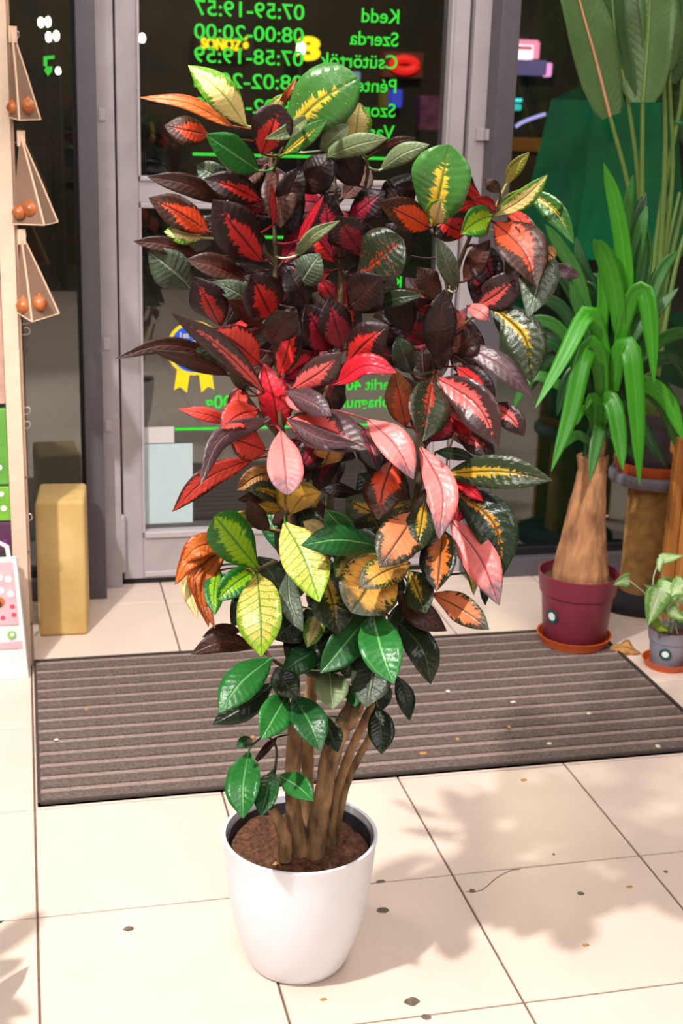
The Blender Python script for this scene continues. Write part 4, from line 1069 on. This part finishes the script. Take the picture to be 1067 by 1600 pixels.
a_ = math.radians(-125); round_label(sy, Vector((GC.x+.0525*math.cos(a_), GC.y+.0525*math.sin(a_), .052)), .0165, (math.cos(a_), math.sin(a_), -.1))
SYN = """
SG 24 4 983,907 972,908 959,914
SG 18 2 1030,874 1048,872 1068,868
SG 12 4 1032,872 1030,884 1030,894
SG 12 2 1027,918 1016,918 1004,912
SG 42 6 1032,922 1022,948 1012,978
SG 46 5 1052,912 1044,930 1042,956
SG 34 5 1070,912 1058,920 1048,932
SG 22 6 1042,946 1056,960 1074,968
SL 15 5 1022,968 1030,980 1044,986
SG 30 0 1045,922 1040,912 1030,915
SG 36 -2 1060,940 1070,930 1085,925
SG 30 2 1062,960 1072,968 1080,985
"""
for ln in SYN.strip().split('\n'):
    q = ln.split(); d = float(q[2])/100; P = [at_y(*[float(v) for v in a.split(',')], GC.y-d-.01*i) for i, a in enumerate(q[3:])]
    root = Vector((GC.x+random.uniform(-.025, .025), GC.y+random.uniform(-.025, .025), .092))
    make_leaf('leaf', LM[q[0]], P, float(q[1])*px_size(P[1]), sy, random.uniform(-.3, .3), random.uniform(-.3, .1), 'h', .10, 10, 7, root, .0013)

# ------------------------------------------------------------------ leafy plant just beyond the left edge (its shadow falls into view)
lp = empty('leafy_pot_plant', (-.30, -.35, 0), 'green leafy plant at the left whose leaf tip and shadow reach the tiles', 'potted plant')
MB().lathe((-.30, -.35, 0), [(.01, 0), (.06, 0), (.075, .12), (.08, .13), (.074, .13), (.01, .115)], 32).build('pot', M['grey'], lp, True)
MB().lathe((-.30, -.35, 0), [(.002, .12), (.073, .118), (.073, .11), (.002, .11)], 24).build('soil', M['soil'], lp, True)
for k in range(22):
    a = 2*math.pi*k/22+.3; L_ = .12+.08*((k*7) % 5)/5; b0 = Vector((-.30, -.35, .12)); z = .14+.36*((k*3) % 7)/7
    P = [b0+Vector((math.cos(a)*.04, math.sin(a)*.04, z)), b0+Vector((math.cos(a)*(.04+L_*.5), math.sin(a)*(.04+L_*.5), z+.02)), b0+Vector((math.cos(a)*(.04+L_), math.sin(a)*(.04+L_), z-.03))]
    P = [Vector((min(p.x, -.13), p.y, p.z)) for p in P]
    make_leaf('leaf', LM['G'], P, .05, lp, 0, -.15, 'e', .08, 10, 5, b0, .0015, facing=Vector((0, 0, 1)))
tipp = at_z(7, 1438, .12); P = [Vector((-.20, -.30, .17)), Vector((-.12, -.27, .16)), tipp]
make_leaf('leaf', LM['G'], P, .045, lp, 0, -.1, 'e', .05, 10, 5, Vector((-.30, -.35, .125)), .0015, facing=Vector((0, 0, 1)))

# ------------------------------------------------------------------ crumbs and spots on the floor
M['gum'] = plain('dark_floor_spot', '#43382f', .6, h2='#7a685a', scale=80)
M['crumb'] = plain('dry_leaf_crumb', '#b5854c', .8); M['crumbw'] = plain('pale_crumb', '#d8cbb8', .8)
def blob(name, x, y, rx, ry, m, label, cat, group, z=0, h=.0012):
    p = at_z(x, y, z); k = px_size(p); n = 14; v = [(p.x, p.y, z+h)]; f = []
    for s, zz in ((.75, h), (1, 0)):
        for j in range(n):
            a = 2*math.pi*j/n; q = s*random.uniform(.82, 1.12); v.append((p.x+rx*k*q*math.cos(a), p.y+rx*k*q*math.sin(a)*ry/rx*1.4, z+zz))
    for j in range(n): f += [(0, 1+j, 1+(j+1) % n), (1+j, 1+n+j, 1+n+(j+1) % n, 1+(j+1) % n)]
    f.append(tuple(1+n+j for j in range(n))[::-1])
    tag(mesh_obj(name, v, f, m, None), label, cat, group)
for x, y, rx, ry, lb in ((643, 1565, 13, 8, 'large flat dark spot on the tile nearest below the white pot'), (666, 1589, 9, 5, 'dark spot trodden into the tile joint near the white pot'), (598, 1422, 10, 6, 'dark spot on the shaded tile right beside the white pot'), (738, 1392, 6, 4, 'dark spot with a hair on the tile corner'), (907, 1396, 6, 4, 'dark spot on the shaded middle of the tile'), (201, 1451, 8, 5, 'single brown spot on the bright tile beside the pot'), (1040, 1362, 4, 3, 'small dark spot beyond the right tile joint'), (865, 1335, 2.5, 2, 'tiny dark speck on the shaded tile before the mat'), (595, 1377, 8, 3, 'dark lump in the tile joint touching the white pot')):
    blob('floor_spot', x, y, rx, ry, M['gum'], lb, 'spot', 'dark spots on the tiles')
for x, y in ((661, 1177), (715, 1155), (858, 1162), (1028, 1166), (802, 1097), (795, 1136), (395, 1152), (445, 1120), (920, 1115), (135, 1108), (88, 1156), (700, 1080)):
    blob('mat_crumb', x, y, random.uniform(3, 7), random.uniform(2, 4), M['crumb'] if x % 2 else M['crumbw'], 'small tan leaf crumb lying on the brown ribbed mat' if x % 2 else 'small pale whitish crumb lying on the brown ribbed mat', 'crumb', 'dry crumbs on the mat', .0098, .002)
for x, y in ((818, 1219), (505, 1562), (983, 1386), (915, 1477)):
    blob('floor_crumb', x, y, 6, 2.5, M['crumb'], 'small dry crumb lying on the beige tiles', 'crumb', 'dry crumbs on the tiles', 0, .002)
hp = [at_z(x, y, .0008) for x, y in ((728, 1393), (752, 1391), (775, 1372), (798, 1360), (812, 1358))]
tag(MB().tube([catmull(hp, t/12) for t in range(13)], .0007, 5).build('stray_hair', M['gum']), 'thin dark hair curling from a spot on the tiles', 'hair')
dp = at_z(975, 1022, 0)
dl = [dp+Vector((-.035, .02, .012)), dp+Vector((0, 0, .022)), dp+Vector((.045, -.012, .006))]
tag(make_leaf('dry_leaf', LM['TN'], dl, .05, None, .2, .35, 'e', .5, 12, 7, facing=Vector((-.2, -.4, 1))), 'crumpled dry brown leaf on the tiles beside the mat corner', 'dry leaf')
sc_ = [Vector((PC.x-.055+.03*k % .05, PC.y-.07-.006*k, .234)) for k in range(1)]
mesh_obj('leaf_scrap', [sc_[0]+Vector(v) for v in ((-.006, 0, 0), (0, -.006, .003), (.007, .001, .001), (.001, .006, .003), (0, 0, .006))], [(0, 1, 4), (1, 2, 4), (2, 3, 4), (3, 0, 4), (0, 3, 2, 1)], M['crumb'], cr)
